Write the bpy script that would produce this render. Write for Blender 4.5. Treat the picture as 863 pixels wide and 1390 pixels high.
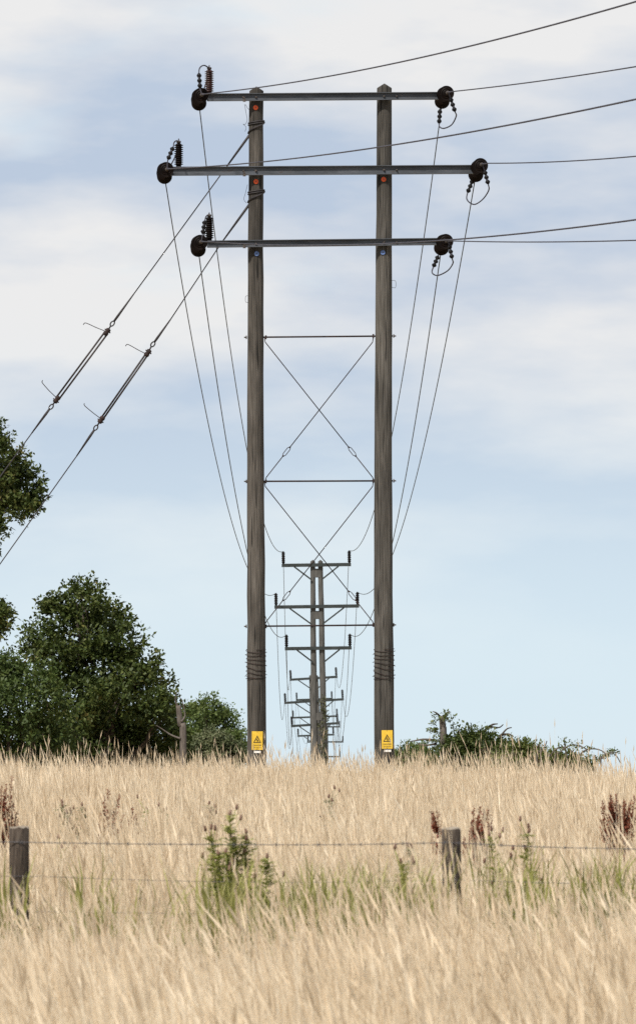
import bpy, math, random
import numpy as np
from mathutils import Vector, Matrix, Quaternion, noise

scene = bpy.context.scene
for o in list(bpy.data.objects):
    bpy.data.objects.remove(o)
COL = scene.collection
R = math.radians

# ------------------------------------------------------------------ camera
F = 10400.0                 # focal length in photograph pixels (863 px wide)
CAMZ = 1.6
PITCH = math.atan(595.0 / F)
cam_d = bpy.data.cameras.new('camera')
cam = bpy.data.objects.new('camera', cam_d)
COL.objects.link(cam)
cam.location = (0, 0, CAMZ)
cam.rotation_euler = (R(90) + PITCH, 0, 0)
cam_d.sensor_fit = 'HORIZONTAL'
cam_d.sensor_width = 22.35
cam_d.lens = 22.35 * F / 863.0
cam_d.clip_start = 0.5
cam_d.clip_end = 12000
cam_d.dof.use_dof = True
cam_d.dof.focus_distance = 129.5
cam_d.dof.aperture_fstop = 18.0
scene.camera = cam
scene.render.resolution_x = 635
scene.render.resolution_y = 1024

# ------------------------------------------------------------------ sky and sun
SUN_EL, SUN_AZ = 50.0, -148.0     # azimuth from +Y clockwise: sun behind the camera, to its left
world = bpy.data.worlds.new('World')
scene.world = world
world.use_nodes = True
wt = world.node_tree
wt.nodes.clear()


def wn(t, **kw):
    n = wt.nodes.new(t)
    for k, v in kw.items():
        setattr(n, k, v)
    return n


w_out = wn('ShaderNodeOutputWorld')
w_bg = wn('ShaderNodeBackground')
w_bg.inputs['Strength'].default_value = 0.085
sky = wn('ShaderNodeTexSky')
sky.sky_type = 'NISHITA'
sky.sun_disc = False
sky.sun_elevation = R(SUN_EL)
sky.sun_rotation = R(SUN_AZ)
sky.altitude = 100
sky.air_density = 1.0
sky.dust_density = 0.6
sky.ozone_density = 2.5
# cloud layers drifting above: stretched noise on the view direction
tc = wn('ShaderNodeTexCoord')
mp = wn('ShaderNodeMapping')
mp.inputs['Scale'].default_value = (1.0, 1.0, 3.1)
mp.inputs['Location'].default_value = (0.5079, 0.9276, 1.400)
n1 = wn('ShaderNodeTexNoise')
n1.inputs['Scale'].default_value = 20.0
n1.inputs['Detail'].default_value = 4.5
n1.inputs['Roughness'].default_value = 0.47
n1.inputs['Distortion'].default_value = 0.25
n2 = wn('ShaderNodeTexNoise')
n2.inputs['Scale'].default_value = 16.0
n2.inputs['Detail'].default_value = 6.0
n2.inputs['Roughness'].default_value = 0.52
wt.links.new(tc.outputs['Generated'], mp.inputs['Vector'])
wt.links.new(mp.outputs['Vector'], n1.inputs['Vector'])
wt.links.new(mp.outputs['Vector'], n2.inputs['Vector'])
# cloud cover thins towards the horizon
sx = wn('ShaderNodeSeparateXYZ')
wt.links.new(tc.outputs['Generated'], sx.inputs[0])
cov = wn('ShaderNodeMapRange')
cov.inputs['From Min'].default_value = 0.030
cov.inputs['From Max'].default_value = 0.088
cov.inputs['To Min'].default_value = 0.04
cov.inputs['To Max'].default_value = 1.0
cov.interpolation_type = 'SMOOTHSTEP'
wt.links.new(sx.outputs['Z'], cov.inputs['Value'])
rampf = wn('ShaderNodeMapRange')
rampf.inputs['From Min'].default_value = 0.18
rampf.inputs['From Max'].default_value = 0.42
rampf.interpolation_type = 'SMOOTHSTEP'
wt.links.new(n1.outputs['Fac'], rampf.inputs['Value'])
mfac = wn('ShaderNodeMath', operation='MULTIPLY')
wt.links.new(rampf.outputs['Result'], mfac.inputs[0])
wt.links.new(cov.outputs['Result'], mfac.inputs[1])
# cloud colour: grey-blue undersides to warm white
ccol = wn('ShaderNodeValToRGB')
cr = ccol.color_ramp
cr.elements[0].position = 0.385
cr.elements[0].color = (4.65, 5.5, 6.75, 1)
cr.elements[1].position = 0.595
cr.elements[1].color = (7.75, 7.75, 7.75, 1)
wt.links.new(n2.outputs['Fac'], ccol.inputs['Fac'])
base = wn('ShaderNodeMix', data_type='RGBA')
base.inputs['Factor'].default_value = 0.84
base.inputs['B'].default_value = (6.5, 7.8, 8.75, 1)     # pale high haze
wt.links.new(sky.outputs[0], base.inputs['A'])
mix = wn('ShaderNodeMix', data_type='RGBA')
wt.links.new(mfac.outputs[0], mix.inputs['Factor'])
wt.links.new(base.outputs['Result'], mix.inputs['A'])
wt.links.new(ccol.outputs['Color'], mix.inputs['B'])
wt.links.new(mix.outputs['Result'], w_bg.inputs['Color'])
wt.links.new(w_bg.outputs[0], w_out.inputs['Surface'])

sun_d = bpy.data.lights.new('sun', 'SUN')
sun_d.energy = 4.6
sun_d.angle = R(4.0)
sun_d.color = (1.0, 0.94, 0.85)
sun = bpy.data.objects.new('sun', sun_d)
COL.objects.link(sun)
sd = Vector((math.sin(R(SUN_AZ)) * math.cos(R(SUN_EL)), math.cos(R(SUN_AZ)) * math.cos(R(SUN_EL)), math.sin(R(SUN_EL))))
sun.rotation_euler = sd.to_track_quat('Z', 'Y').to_euler()
sun.location = (-20, -20, 40)

vs = scene.view_settings
vs.view_transform = 'Standard'
vs.look = 'None'
vs.exposure = 0.35
vs.gamma = 1.0
vs.use_curve_mapping = False
scene.cycles.use_denoising = False
scene.cycles.max_bounces = 8
scene.cycles.transparent_max_bounces = 8

# ------------------------------------------------------------------ helpers
CP, SP = math.cos(PITCH), math.sin(PITCH)


def at(px, py, d):
    """a photograph pixel at ground distance d (metres along +Y) -> world point"""
    u = (px - 431.5) / F
    v = (695.0 - py) / F
    y = CP - v * SP
    z = SP + v * CP
    return Vector((u * d / y, d, CAMZ + z * d / y))


def sc(d):
    return d / F


def tag(o, label=None, cat=None, group=None, kind=None):
    if label:
        o['label'] = label
    if cat:
        o['category'] = cat
    if group:
        o['group'] = group
    if kind:
        o['kind'] = kind
    return o


def empty(name, loc):
    o = bpy.data.objects.new(name, None)
    o.empty_display_size = 0.3
    COL.objects.link(o)
    o.location = loc
    return o


def link_mesh(name, me, parent=None):
    o = bpy.data.objects.new(name, me)
    COL.objects.link(o)
    if parent is not None:
        o.parent = parent
        p = Vector((0, 0, 0))
        q = parent
        while q is not None:
            p += q.location
            q = q.parent
        o.location = -p
    return o


class MB:
    """collects shapes in world space; build() links ONE mesh object"""

    def __init__(self):
        self.v, self.f, self.m = [], [], []

    def add(self, vs_, fs, mi=0):
        b = len(self.v)
        self.v.extend(tuple(v) for v in vs_)
        for f in fs:
            self.f.append(tuple(b + i for i in f))
            self.m.append(mi)

    def box(self, c, s, rot=None, mi=0):
        c = Vector(c)
        vs_ = []
        for dz in (-.5, .5):
            for dy in (-.5, .5):
                for dx in (-.5, .5):
                    p = Vector((dx * s[0], dy * s[1], dz * s[2]))
                    if rot is not None:
                        p = rot @ p
                    vs_.append(c + p)
        self.add(vs_, [(0, 2, 3, 1), (4, 5, 7, 6), (0, 1, 5, 4), (2, 6, 7, 3), (0, 4, 6, 2), (1, 3, 7, 5)], mi)

    def tube(self, pts, r, n=6, mi=0, cap=True):
        pts = [Vector(p) for p in pts]
        k = len(pts)
        if not hasattr(r, '__len__'):
            r = [r] * k
        t0 = (pts[1] - pts[0]).normalized()
        a = Vector((0, 0, 1)) if abs(t0.z) < 0.9 else Vector((1, 0, 0))
        u = t0.cross(a).normalized()
        vs_ = []
        for i in range(k):
            t = (pts[min(i + 1, k - 1)] - pts[max(i - 1, 0)])
            if t.length < 1e-9:
                t = t0
            t.normalize()
            u = u - t * u.dot(t)
            if u.length < 1e-6:
                u = t.orthogonal()
            u.normalize()
            w = t.cross(u)
            for j in range(n):
                an = 2 * math.pi * j / n
                vs_.append(pts[i] + (u * math.cos(an) + w * math.sin(an)) * r[i])
        fs = []
        for i in range(k - 1):
            for j in range(n):
                j2 = (j + 1) % n
                fs.append((i * n + j, i * n + j2, (i + 1) * n + j2, (i + 1) * n + j))
        if cap:
            fs.append(tuple(range(n - 1, -1, -1)))
            fs.append(tuple((k - 1) * n + j for j in range(n)))
        self.add(vs_, fs, mi)

    def lathe(self, prof, org, axis, n=14, mi=0):
        """prof: (radius, height along axis)"""
        axis = Vector(axis).normalized()
        org = Vector(org)
        u = axis.orthogonal().normalized()
        w = axis.cross(u)
        vs_ = []
        for (r_, h) in prof:
            for j in range(n):
                an = 2 * math.pi * j / n
                vs_.append(org + axis * h + (u * math.cos(an) + w * math.sin(an)) * max(r_, 1e-4))
        fs = []
        for i in range(len(prof) - 1):
            for j in range(n):
                j2 = (j + 1) % n
                fs.append((i * n + j, i * n + j2, (i + 1) * n + j2, (i + 1) * n + j))
        fs.append(tuple(range(n - 1, -1, -1)))
        k = len(prof)
        fs.append(tuple((k - 1) * n + j for j in range(n)))
        self.add(vs_, fs, mi)

    def mesh(self, name, mats, smooth=False):
        me = bpy.data.meshes.new(name)
        me.from_pydata(self.v, [], self.f)
        if not isinstance(mats, (list, tuple)):
            mats = [mats]
        for m in mats:
            me.materials.append(m)
        if len(mats) > 1:
            me.polygons.foreach_set('material_index', self.m)
        if smooth:
            me.polygons.foreach_set('use_smooth', [True] * len(self.f))
        me.update()
        return me

    def build(self, name, mats, parent=None, smooth=False):
        return link_mesh(name, self.mesh(name, mats, smooth), parent)


# ------------------------------------------------------------------ materials
def nmat(name, ramp, scale=6.0, stretch=(1, 1, 1), detail=5, rough=0.8, bump=0.0, metallic=0.0,
         coord='Object', second=None, spec=0.3, roughn=0.6):
    m = bpy.data.materials.new(name)
    m.use_nodes = True
    t = m.node_tree
    b = t.nodes['Principled BSDF']
    b.inputs['Roughness'].default_value = rough
    b.inputs['Metallic'].default_value = metallic
    b.inputs['Specular IOR Level'].default_value = spec
    c = t.nodes.new('ShaderNodeTexCoord')
    mpn = t.nodes.new('ShaderNodeMapping')
    mpn.inputs['Scale'].default_value = stretch
    nz = t.nodes.new('ShaderNodeTexNoise')
    nz.inputs['Scale'].default_value = scale
    nz.inputs['Detail'].default_value = detail
    nz.inputs['Roughness'].default_value = roughn
    rp = t.nodes.new('ShaderNodeValToRGB')
    el = rp.color_ramp.elements
    el[0].position, el[0].color = ramp[0][0], (*ramp[0][1], 1)
    el[1].position, el[1].color = ramp[-1][0], (*ramp[-1][1], 1)
    for p_, c_ in ramp[1:-1]:
        e = el.new(p_)
        e.color = (*c_, 1)
    t.links.new(c.outputs[coord], mpn.inputs[0])
    t.links.new(mpn.outputs[0], nz.inputs['Vector'])
    t.links.new(nz.outputs['Fac'], rp.inputs['Fac'])
    colout = rp.outputs['Color']
    if second:
        s2, st2, lo, hi = second
        mp2 = t.nodes.new('ShaderNodeMapping')
        mp2.inputs['Scale'].default_value = st2
        z2 = t.nodes.new('ShaderNodeTexNoise')
        z2.inputs['Scale'].default_value = s2
        z2.inputs['Detail'].default_value = 3
        mr = t.nodes.new('ShaderNodeMapRange')
        mr.inputs['From Min'].default_value = 0.35
        mr.inputs['From Max'].default_value = 0.65
        mr.inputs['To Min'].default_value = lo
        mr.inputs['To Max'].default_value = hi
        mu = t.nodes.new('ShaderNodeVectorMath')
        mu.operation = 'SCALE'
        t.links.new(c.outputs[coord], mp2.inputs[0])
        t.links.new(mp2.outputs[0], z2.inputs['Vector'])
        t.links.new(z2.outputs['Fac'], mr.inputs['Value'])
        t.links.new(colout, mu.inputs[0])
        t.links.new(mr.outputs['Result'], mu.inputs['Scale'])
        colout = mu.outputs[0]
    t.links.new(colout, b.inputs['Base Color'])
    if bump:
        bp = t.nodes.new('ShaderNodeBump')
        bp.inputs['Strength'].default_value = bump
        bp.inputs['Distance'].default_value = 0.02
        t.links.new(nz.outputs['Fac'], bp.inputs['Height'])
        t.links.new(bp.outputs[0], b.inputs['Normal'])
    return m


def leafmat(name, ramp, trans=0.3, pos_scale=0.6, rand=0.5, rough=0.6, gloss=0.02):
    """foliage: colour varies by leaf/instance and in patches over the ground; part of the light passes through"""
    m = bpy.data.materials.new(name)
    m.use_nodes = True
    t = m.node_tree
    t.nodes.clear()
    out = t.nodes.new('ShaderNodeOutputMaterial')
    geo = t.nodes.new('ShaderNodeNewGeometry')
    oi = t.nodes.new('ShaderNodeObjectInfo')
    nz = t.nodes.new('ShaderNodeTexNoise')
    nz.inputs['Scale'].default_value = pos_scale
    nz.inputs['Detail'].default_value = 3
    t.links.new(geo.outputs['Position'], nz.inputs['Vector'])
    mr = t.nodes.new('ShaderNodeMapRange')
    mr.inputs['From Min'].default_value = 0.3
    mr.inputs['From Max'].default_value = 0.7
    t.links.new(nz.outputs['Fac'], mr.inputs['Value'])
    ri = t.nodes.new('ShaderNodeMath')
    ri.operation = 'ADD'
    t.links.new(geo.outputs['Random Per Island'], ri.inputs[0])
    t.links.new(oi.outputs['Random'], ri.inputs[1])
    fr = t.nodes.new('ShaderNodeMath')
    fr.operation = 'FRACT'
    t.links.new(ri.outputs[0], fr.inputs[0])
    mx = t.nodes.new('ShaderNodeMix')
    mx.inputs[0].default_value = rand
    t.links.new(mr.outputs['Result'], mx.inputs[2])
    t.links.new(fr.outputs[0], mx.inputs[3])
    rp = t.nodes.new('ShaderNodeValToRGB')
    el = rp.color_ramp.elements
    el[0].position, el[0].color = ramp[0][0], (*ramp[0][1], 1)
    el[1].position, el[1].color = ramp[-1][0], (*ramp[-1][1], 1)
    for p_, c_ in ramp[1:-1]:
        e = el.new(p_)
        e.color = (*c_, 1)
    t.links.new(mx.outputs[0], rp.inputs['Fac'])
    df = t.nodes.new('ShaderNodeBsdfDiffuse')
    tr = t.nodes.new('ShaderNodeBsdfTranslucent')
    gl = t.nodes.new('ShaderNodeBsdfGlossy')
    gl.inputs['Roughness'].default_value = rough
    t.links.new(rp.outputs['Color'], df.inputs['Color'])
    t.links.new(rp.outputs['Color'], tr.inputs['Color'])
    m1 = t.nodes.new('ShaderNodeMixShader')
    m1.inputs[0].default_value = trans
    t.links.new(df.outputs[0], m1.inputs[1])
    t.links.new(tr.outputs[0], m1.inputs[2])
    m2 = t.nodes.new('ShaderNodeMixShader')
    m2.inputs[0].default_value = gloss
    t.links.new(m1.outputs[0], m2.inputs[1])
    t.links.new(gl.outputs[0], m2.inputs[2])
    t.links.new(m2.outputs[0], out.inputs['Surface'])
    return m


M = {}
M['pole'] = nmat('weathered_pole_wood', [(0.30, (0.036, 0.031, 0.026)), (0.42, (0.058, 0.051, 0.043)), (0.55, (0.078, 0.069, 0.060)), (0.70, (0.108, 0.097, 0.085))],
                 scale=9, stretch=(6, 6, 0.22), bump=0.9, rough=0.9, detail=4, roughn=0.55, second=(1.5, (1.6, 1.6, 0.5), 0.55, 1.25))
def add_cracks(m):
    t = m.node_tree
    b = t.nodes['Principled BSDF']
    src = b.inputs['Base Color'].links[0].from_socket
    c = t.nodes.new('ShaderNodeTexCoord')
    mp_ = t.nodes.new('ShaderNodeMapping')
    mp_.inputs['Scale'].default_value = (1, 1, .035)
    z = t.nodes.new('ShaderNodeTexNoise')
    z.inputs['Scale'].default_value = 26
    z.inputs['Detail'].default_value = 2
    mr = t.nodes.new('ShaderNodeMapRange')
    mr.inputs['From Min'].default_value = .655
    mr.inputs['From Max'].default_value = .60
    mr.inputs['To Min'].default_value = .22
    mr.inputs['To Max'].default_value = 1.0
    mu = t.nodes.new('ShaderNodeVectorMath')
    mu.operation = 'SCALE'
    t.links.new(c.outputs['Object'], mp_.inputs[0])
    t.links.new(mp_.outputs[0], z.inputs['Vector'])
    t.links.new(z.outputs['Fac'], mr.inputs['Value'])
    t.links.new(src, mu.inputs[0])
    t.links.new(mr.outputs['Result'], mu.inputs['Scale'])
    t.links.new(mu.outputs[0], b.inputs['Base Color'])


M['pole2'] = nmat('greyer_pole_wood', [(0.30, (0.040, 0.036, 0.031)), (0.45, (0.064, 0.058, 0.050)), (0.57, (0.085, 0.078, 0.069)), (0.70, (0.115, 0.106, 0.095))],
                  scale=8, stretch=(6, 6, 0.26), bump=0.9, rough=0.9, detail=4, roughn=0.55, second=(1.1, (2, 2, 0.6), 0.6, 1.2))
add_cracks(M['pole'])
add_cracks(M['pole2'])
M['farpole'] = nmat('pale_pole_wood', [(0.32, (0.045, 0.044, 0.041)), (0.7, (0.115, 0.112, 0.105))],
                    scale=7, stretch=(5, 5, 0.4), bump=0.4, rough=0.9)
M['post'] = nmat('fence_post_wood', [(0.32, (0.022, 0.016, 0.013)), (0.52, (0.058, 0.044, 0.034)), (0.75, (0.13, 0.106, 0.083))],
                 scale=16, stretch=(5, 5, 0.5), bump=0.8, rough=0.95, second=(7, (1, 1, 0.6), 0.65, 1.2))
M['endgrain'] = nmat('post_end_grain', [(0.35, (0.15, 0.125, 0.10)), (0.7, (0.27, 0.235, 0.19))], scale=30, bump=0.4, rough=0.95)
M['steel'] = nmat('galvanised_steel', [(0.35, (0.050, 0.055, 0.063)), (0.62, (0.085, 0.092, 0.105)), (0.76, (0.060, 0.040, 0.030))], scale=5, stretch=(0.6, 3, 3),
                  rough=0.55, metallic=0.35, second=(1.2, (0.6, 1, 1), 0.8, 1.1))
M['farsteel'] = nmat('painted_far_steel', [(0.35, (0.018, 0.023, 0.023)), (0.7, (0.032, 0.039, 0.039))], scale=5, rough=0.6)
M['iron'] = nmat('rusty_dark_iron', [(0.35, (0.012, 0.008, 0.008)), (0.7, (0.040, 0.022, 0.019))], scale=14, rough=0.8)
M['bolt'] = nmat('bolt_steel', [(0.35, (0.03, 0.025, 0.024)), (0.7, (0.09, 0.075, 0.065))], scale=20, rough=0.7)
M['insul'] = nmat('brown_porcelain', [(0.35, (0.005, 0.004, 0.004)), (0.7, (0.010, 0.006, 0.005))], scale=5, rough=0.55, spec=0.06)
M['redinsul'] = nmat('red_brown_porcelain', [(0.35, (0.030, 0.011, 0.010)), (0.7, (0.055, 0.018, 0.016))], scale=5, rough=0.35, spec=0.4)
M['blackpoly'] = nmat('black_polymer', [(0.35, (0.006, 0.006, 0.007)), (0.7, (0.011, 0.010, 0.011))], scale=8, rough=0.5, spec=0.12)
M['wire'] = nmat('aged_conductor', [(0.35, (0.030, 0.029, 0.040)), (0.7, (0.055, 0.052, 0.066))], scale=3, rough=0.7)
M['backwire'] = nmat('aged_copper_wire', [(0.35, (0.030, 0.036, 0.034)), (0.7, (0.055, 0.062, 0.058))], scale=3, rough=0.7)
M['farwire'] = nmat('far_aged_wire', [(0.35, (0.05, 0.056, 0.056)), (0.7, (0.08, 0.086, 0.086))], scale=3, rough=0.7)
M['guy'] = nmat('guy_strand', [(0.35, (0.020, 0.018, 0.020)), (0.7, (0.042, 0.037, 0.038))], scale=10, rough=0.7)
M['grprod'] = nmat('brown_insulating_rod', [(0.35, (0.022, 0.018, 0.018)), (0.7, (0.040, 0.031, 0.031))], scale=8, rough=0.5)
M['fwire'] = nmat('fence_wire_steel', [(0.35, (0.06, 0.06, 0.07)), (0.7, (0.13, 0.125, 0.13))], scale=30, rough=0.6, metallic=0.4)
M['yellow'] = nmat('yellow_sign_enamel', [(0.35, (0.56, 0.36, 0.030)), (0.7, (0.68, 0.45, 0.055))], scale=12, rough=0.45,
                   second=(5, (1, 1, 1), 0.92, 1.04))
M['black'] = nmat('black_print', [(0.35, (0.014, 0.012, 0.010)), (0.7, (0.022, 0.020, 0.018))], scale=20, rough=0.6)
M['white'] = nmat('white_plate', [(0.35, (0.58, 0.57, 0.54)), (0.7, (0.72, 0.71, 0.68))], scale=18, rough=0.5)
M['orange'] = nmat('orange_disc', [(0.35, (0.55, 0.075, 0.018)), (0.7, (0.70, 0.11, 0.03))], scale=20, rough=0.5)
M['blue'] = nmat('blue_disc', [(0.35, (0.08, 0.14, 0.32)), (0.7, (0.13, 0.20, 0.40))], scale=20, rough=0.5)
M['ground'] = nmat('dry_meadow_soil', [(0.3, (0.16, 0.125, 0.075)), (0.5, (0.27, 0.21, 0.13)), (0.7, (0.34, 0.27, 0.17))],
                   scale=1.2, bump=0.5, rough=1.0, coord='Object')
M['bark'] = nmat('dark_bark', [(0.3, (0.028, 0.022, 0.017)), (0.7, (0.085, 0.068, 0.052))], scale=12, stretch=(3, 3, 0.6), bump=0.6, rough=0.95)
M['deadwood'] = nmat('grey_dead_wood', [(0.3, (0.060, 0.050, 0.043)), (0.7, (0.15, 0.128, 0.11))], scale=12, stretch=(3, 3, 0.6), bump=0.6, rough=0.95)
M['oak'] = leafmat('oak_leaf', [(0.0, (0.022, 0.036, 0.008)), (0.45, (0.046, 0.068, 0.014)), (0.8, (0.088, 0.104, 0.024)), (1.0, (0.17, 0.12, 0.038))], 0.28, 1.1, 0.62)
M['darkleaf'] = leafmat('dark_leaf', [(0.0, (0.024, 0.042, 0.010)), (0.6, (0.050, 0.076, 0.016)), (1.0, (0.10, 0.118, 0.028))], 0.25, 1.1, 0.6)
M['farleaf'] = leafmat('mid_green_leaf', [(0.0, (0.055, 0.088, 0.020)), (0.6, (0.095, 0.135, 0.036)), (1.0, (0.16, 0.19, 0.065))], 0.35, 0.8, 0.55)
M['paleleaf'] = leafmat('pale_leaf', [(0.0, (0.055, 0.075, 0.03)), (0.6, (0.11, 0.13, 0.06)), (1.0, (0.22, 0.22, 0.13))], 0.3, 1.5, 0.7)
M['hedgeleaf'] = leafmat('hedge_leaf', [(0.0, (0.045, 0.068, 0.014)), (0.6, (0.095, 0.12, 0.026)), (1.0, (0.19, 0.19, 0.055))], 0.3, 1.3, 0.55)
M['ivy'] = leafmat('ivy_leaf', [(0.0, (0.055, 0.065, 0.030)), (0.6, (0.10, 0.105, 0.055)), (1.0, (0.17, 0.15, 0.085))], 0.2, 2.0, 0.6)
M['straw'] = leafmat('dry_straw', [(0.0, (0.38, 0.295, 0.18)), (0.25, (0.61, 0.50, 0.35)), (0.6, (0.76, 0.655, 0.495)), (1.0, (0.86, 0.79, 0.65))], 0.40, 0.7, 0.42)
M['seed'] = leafmat('dry_seed_head', [(0.0, (0.45, 0.34, 0.215)), (0.4, (0.70, 0.58, 0.42)), (1.0, (0.85, 0.76, 0.61))], 0.40, 0.7, 0.42)
M['blade'] = leafmat('dry_blade', [(0.0, (0.30, 0.25, 0.135)), (0.5, (0.56, 0.47, 0.31)), (1.0, (0.75, 0.66, 0.49))], 0.40, 0.7, 0.40)
M['olive'] = leafmat('olive_blade', [(0.0, (0.13, 0.14, 0.032)), (0.6, (0.25, 0.25, 0.068)), (1.0, (0.42, 0.39, 0.16))], 0.38, 0.5, 0.5)
M['thistle'] = leafmat('thistle_leaf', [(0.0, (0.14, 0.165, 0.036)), (0.6, (0.27, 0.295, 0.072)), (1.0, (0.44, 0.44, 0.15))], 0.3, 2.0, 0.7)
M['palethistle'] = leafmat('pale_thistle_leaf', [(0.0, (0.17, 0.19, 0.10)), (0.6, (0.28, 0.28, 0.165)), (1.0, (0.42, 0.39, 0.26))], 0.3, 2.0, 0.7)
M['thistlehead'] = leafmat('thistle_head', [(0.0, (0.10, 0.05, 0.035)), (1.0, (0.24, 0.15, 0.11))], 0.15, 2.0, 0.7)
M['dock'] = leafmat('rust_dock_seed', [(0.0, (0.10, 0.024, 0.012)), (0.6, (0.175, 0.046, 0.024)), (1.0, (0.26, 0.090, 0.050))], 0.2, 3.0, 0.8)
M['dockstem'] = leafmat('dock_stem', [(0.0, (0.10, 0.045, 0.025)), (1.0, (0.20, 0.10, 0.06))], 0.0, 3.0, 0.5)

# ------------------------------------------------------------------ ground
PD = np.array([-60, 0, 15, 25, 40, 60, 80, 95, 105, 112, 120, 130, 150, 180, 228, 328, 430, 535, 900, 9000], float)
PZ = np.array([0, 0, .25, .58, 1.13, 1.81, 2.47, 2.94, 3.19, 3.22, 3.0, 2.7, 2.45, 2.3, 2.2, 2.4, 4.6, 5.0, 5.0, 5.0])


def gz(x, d):
    x, d = np.asarray(x, float), np.asarray(d, float)
    z = 0
    for k, w in ((-4, .15), (-2, .2), (0, .3), (2, .2), (4, .15)):
        z = z + w * np.interp(d + k, PD, PZ)
    fall = np.exp(-(x / 60.0) ** 2)
    z = z - 0.014 * np.clip(x, -40, 40) * np.clip((d - 20) / 60, 0, 1) * fall
    z = z + 0.05 * np.sin(x * 0.55 + d * 0.13 + 1.1) * np.clip((d - 8) / 30, 0, 1) + 0.035 * np.sin(x * 1.3 - d * 0.21)
    return z


def gp(px, d, lift=0.0):
    x = (px - 431.5) * d / F
    return Vector((x, d, float(gz(x, d)) + lift))


xs = np.concatenate([[-6000, -2500, -1000, -400, -150, -80, -50], np.arange(-36, 36.1, 1.0), [50, 80, 150, 400, 1000, 2500, 6000]])
ds = np.concatenate([[-60, -20, -5], np.arange(0, 160, 1.0), np.arange(160, 560, 12.0), [600, 800, 1200, 2500, 5000, 9000]])
XX, DD = np.meshgrid(xs, ds)
ZZ = gz(XX, DD)
gv = np.stack([XX, DD, ZZ], -1).reshape(-1, 3)
nx, nd = len(xs), len(ds)
gf = [(j * nx + i, j * nx + i + 1, (j + 1) * nx + i + 1, (j + 1) * nx + i) for j in range(nd - 1) for i in range(nx - 1)]
gme = bpy.data.meshes.new('ground')
gme.from_pydata(gv.tolist(), [], gf)
gme.materials.append(M['ground'])
gme.polygons.foreach_set('use_smooth', [True] * len(gf))
go = bpy.data.objects.new('ground', gme)
COL.objects.link(go)
tag(go, 'dry soil of the rising meadow under the tall grass', None, None, 'structure')

# ------------------------------------------------------------------ near twin-pole frame
D1 = 130.0
S1 = sc(D1)


def P1(px, py, dd=0.0):
    return at(px, py, D1 + dd)


LPX, RPX = 347.6, 521.0
LX = P1(LPX, 600).x
RX = P1(RPX, 600).x
frame = empty('pole_frame', (0.5 * (LX + RX), D1, float(gz(0, D1))))
tag(frame, 'tall twin wooden pole frame with three long steel crossarms and yellow warning signs', 'utility pole')


def pole_tube(x, y, ztop, zbot, rtop, rbot, seed, n=20, lean=(0, 0), roof=0.07, bend=.012):
    rnd = random.Random(seed)
    b = MB()
    pts, rs = [], []
    K = 26
    for i in range(K + 1):
        t = i / K
        z = zbot + (ztop - roof - zbot) * t
        pts.append((x + lean[0] * (1 - t) + bend * math.sin(t * 5.2 + seed) + rnd.uniform(-.005, .005), y + lean[1] * (1 - t), z))
        rs.append((rbot + (rtop - rbot) * t) * rnd.uniform(.988, 1.012))
    b.tube(pts, rs, n, cap=False)
    # roofed (two-slope) pole top
    tv = len(b.v) - n
    top = b.v[tv:]
    cx, cy = pts[-1][0], pts[-1][1]
    ring2 = []
    for p in top:
        dx = abs(p[0] - cx) / rtop
        ring2.append((p[0], p[1], ztop - roof * (0.15 + 0.85 * dx)))
    base = len(b.v)
    b.v.extend(ring2)
    for j in range(n):
        j2 = (j + 1) % n
        b.f.append((tv + j, tv + j2, base + j2, base + j))
        b.m.append(0)
    b.v.append((cx, cy - rtop * .9, ztop))
    b.v.append((cx, cy + rtop * .9, ztop))
    a1, a2 = len(b.v) - 2, len(b.v) - 1
    for j in range(n):
        j2 = (j + 1) % n
        m_ = 0.5 * (ring2[j][1] + ring2[j2][1])
        b.f.append((base + j, base + j2, a1 if m_ < cy else a2))
        b.m.append(0)
    return b


ZB1 = float(gz(0, D1)) - 0.4


def polez(py):
    return P1(431.5, py).z


# radii extrapolated down to the ground (26 px at y = 1000)
def prad(py, r0, r1):
    return (r0 + (r1 - r0) * (py - 120) / 880.0) * S1


PY_BOT = 120 + 880 * (polez(120) - ZB1) / (polez(120) - polez(1000))
poleL = pole_tube(LX, D1, polez(117.5), ZB1, prad(120, 9.6, 13.0), prad(PY_BOT, 9.6, 13.0), 1).build('pole', M['pole'], frame, smooth=True)
poleR = pole_tube(RX, D1, polez(113.5), ZB1, prad(120, 10.0, 13.6), prad(PY_BOT, 10.0, 13.6), 2).build('pole', M['pole2'], frame, smooth=True)
for p in (poleL, poleR):
    p.data.polygons.foreach_set('use_smooth', [len(f.vertices) == 4 for f in p.data.polygons])


def rL(py):
    return prad(py, 9.6, 13.0)


def rR(py):
    return prad(py, 10.0, 13.6)


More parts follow.
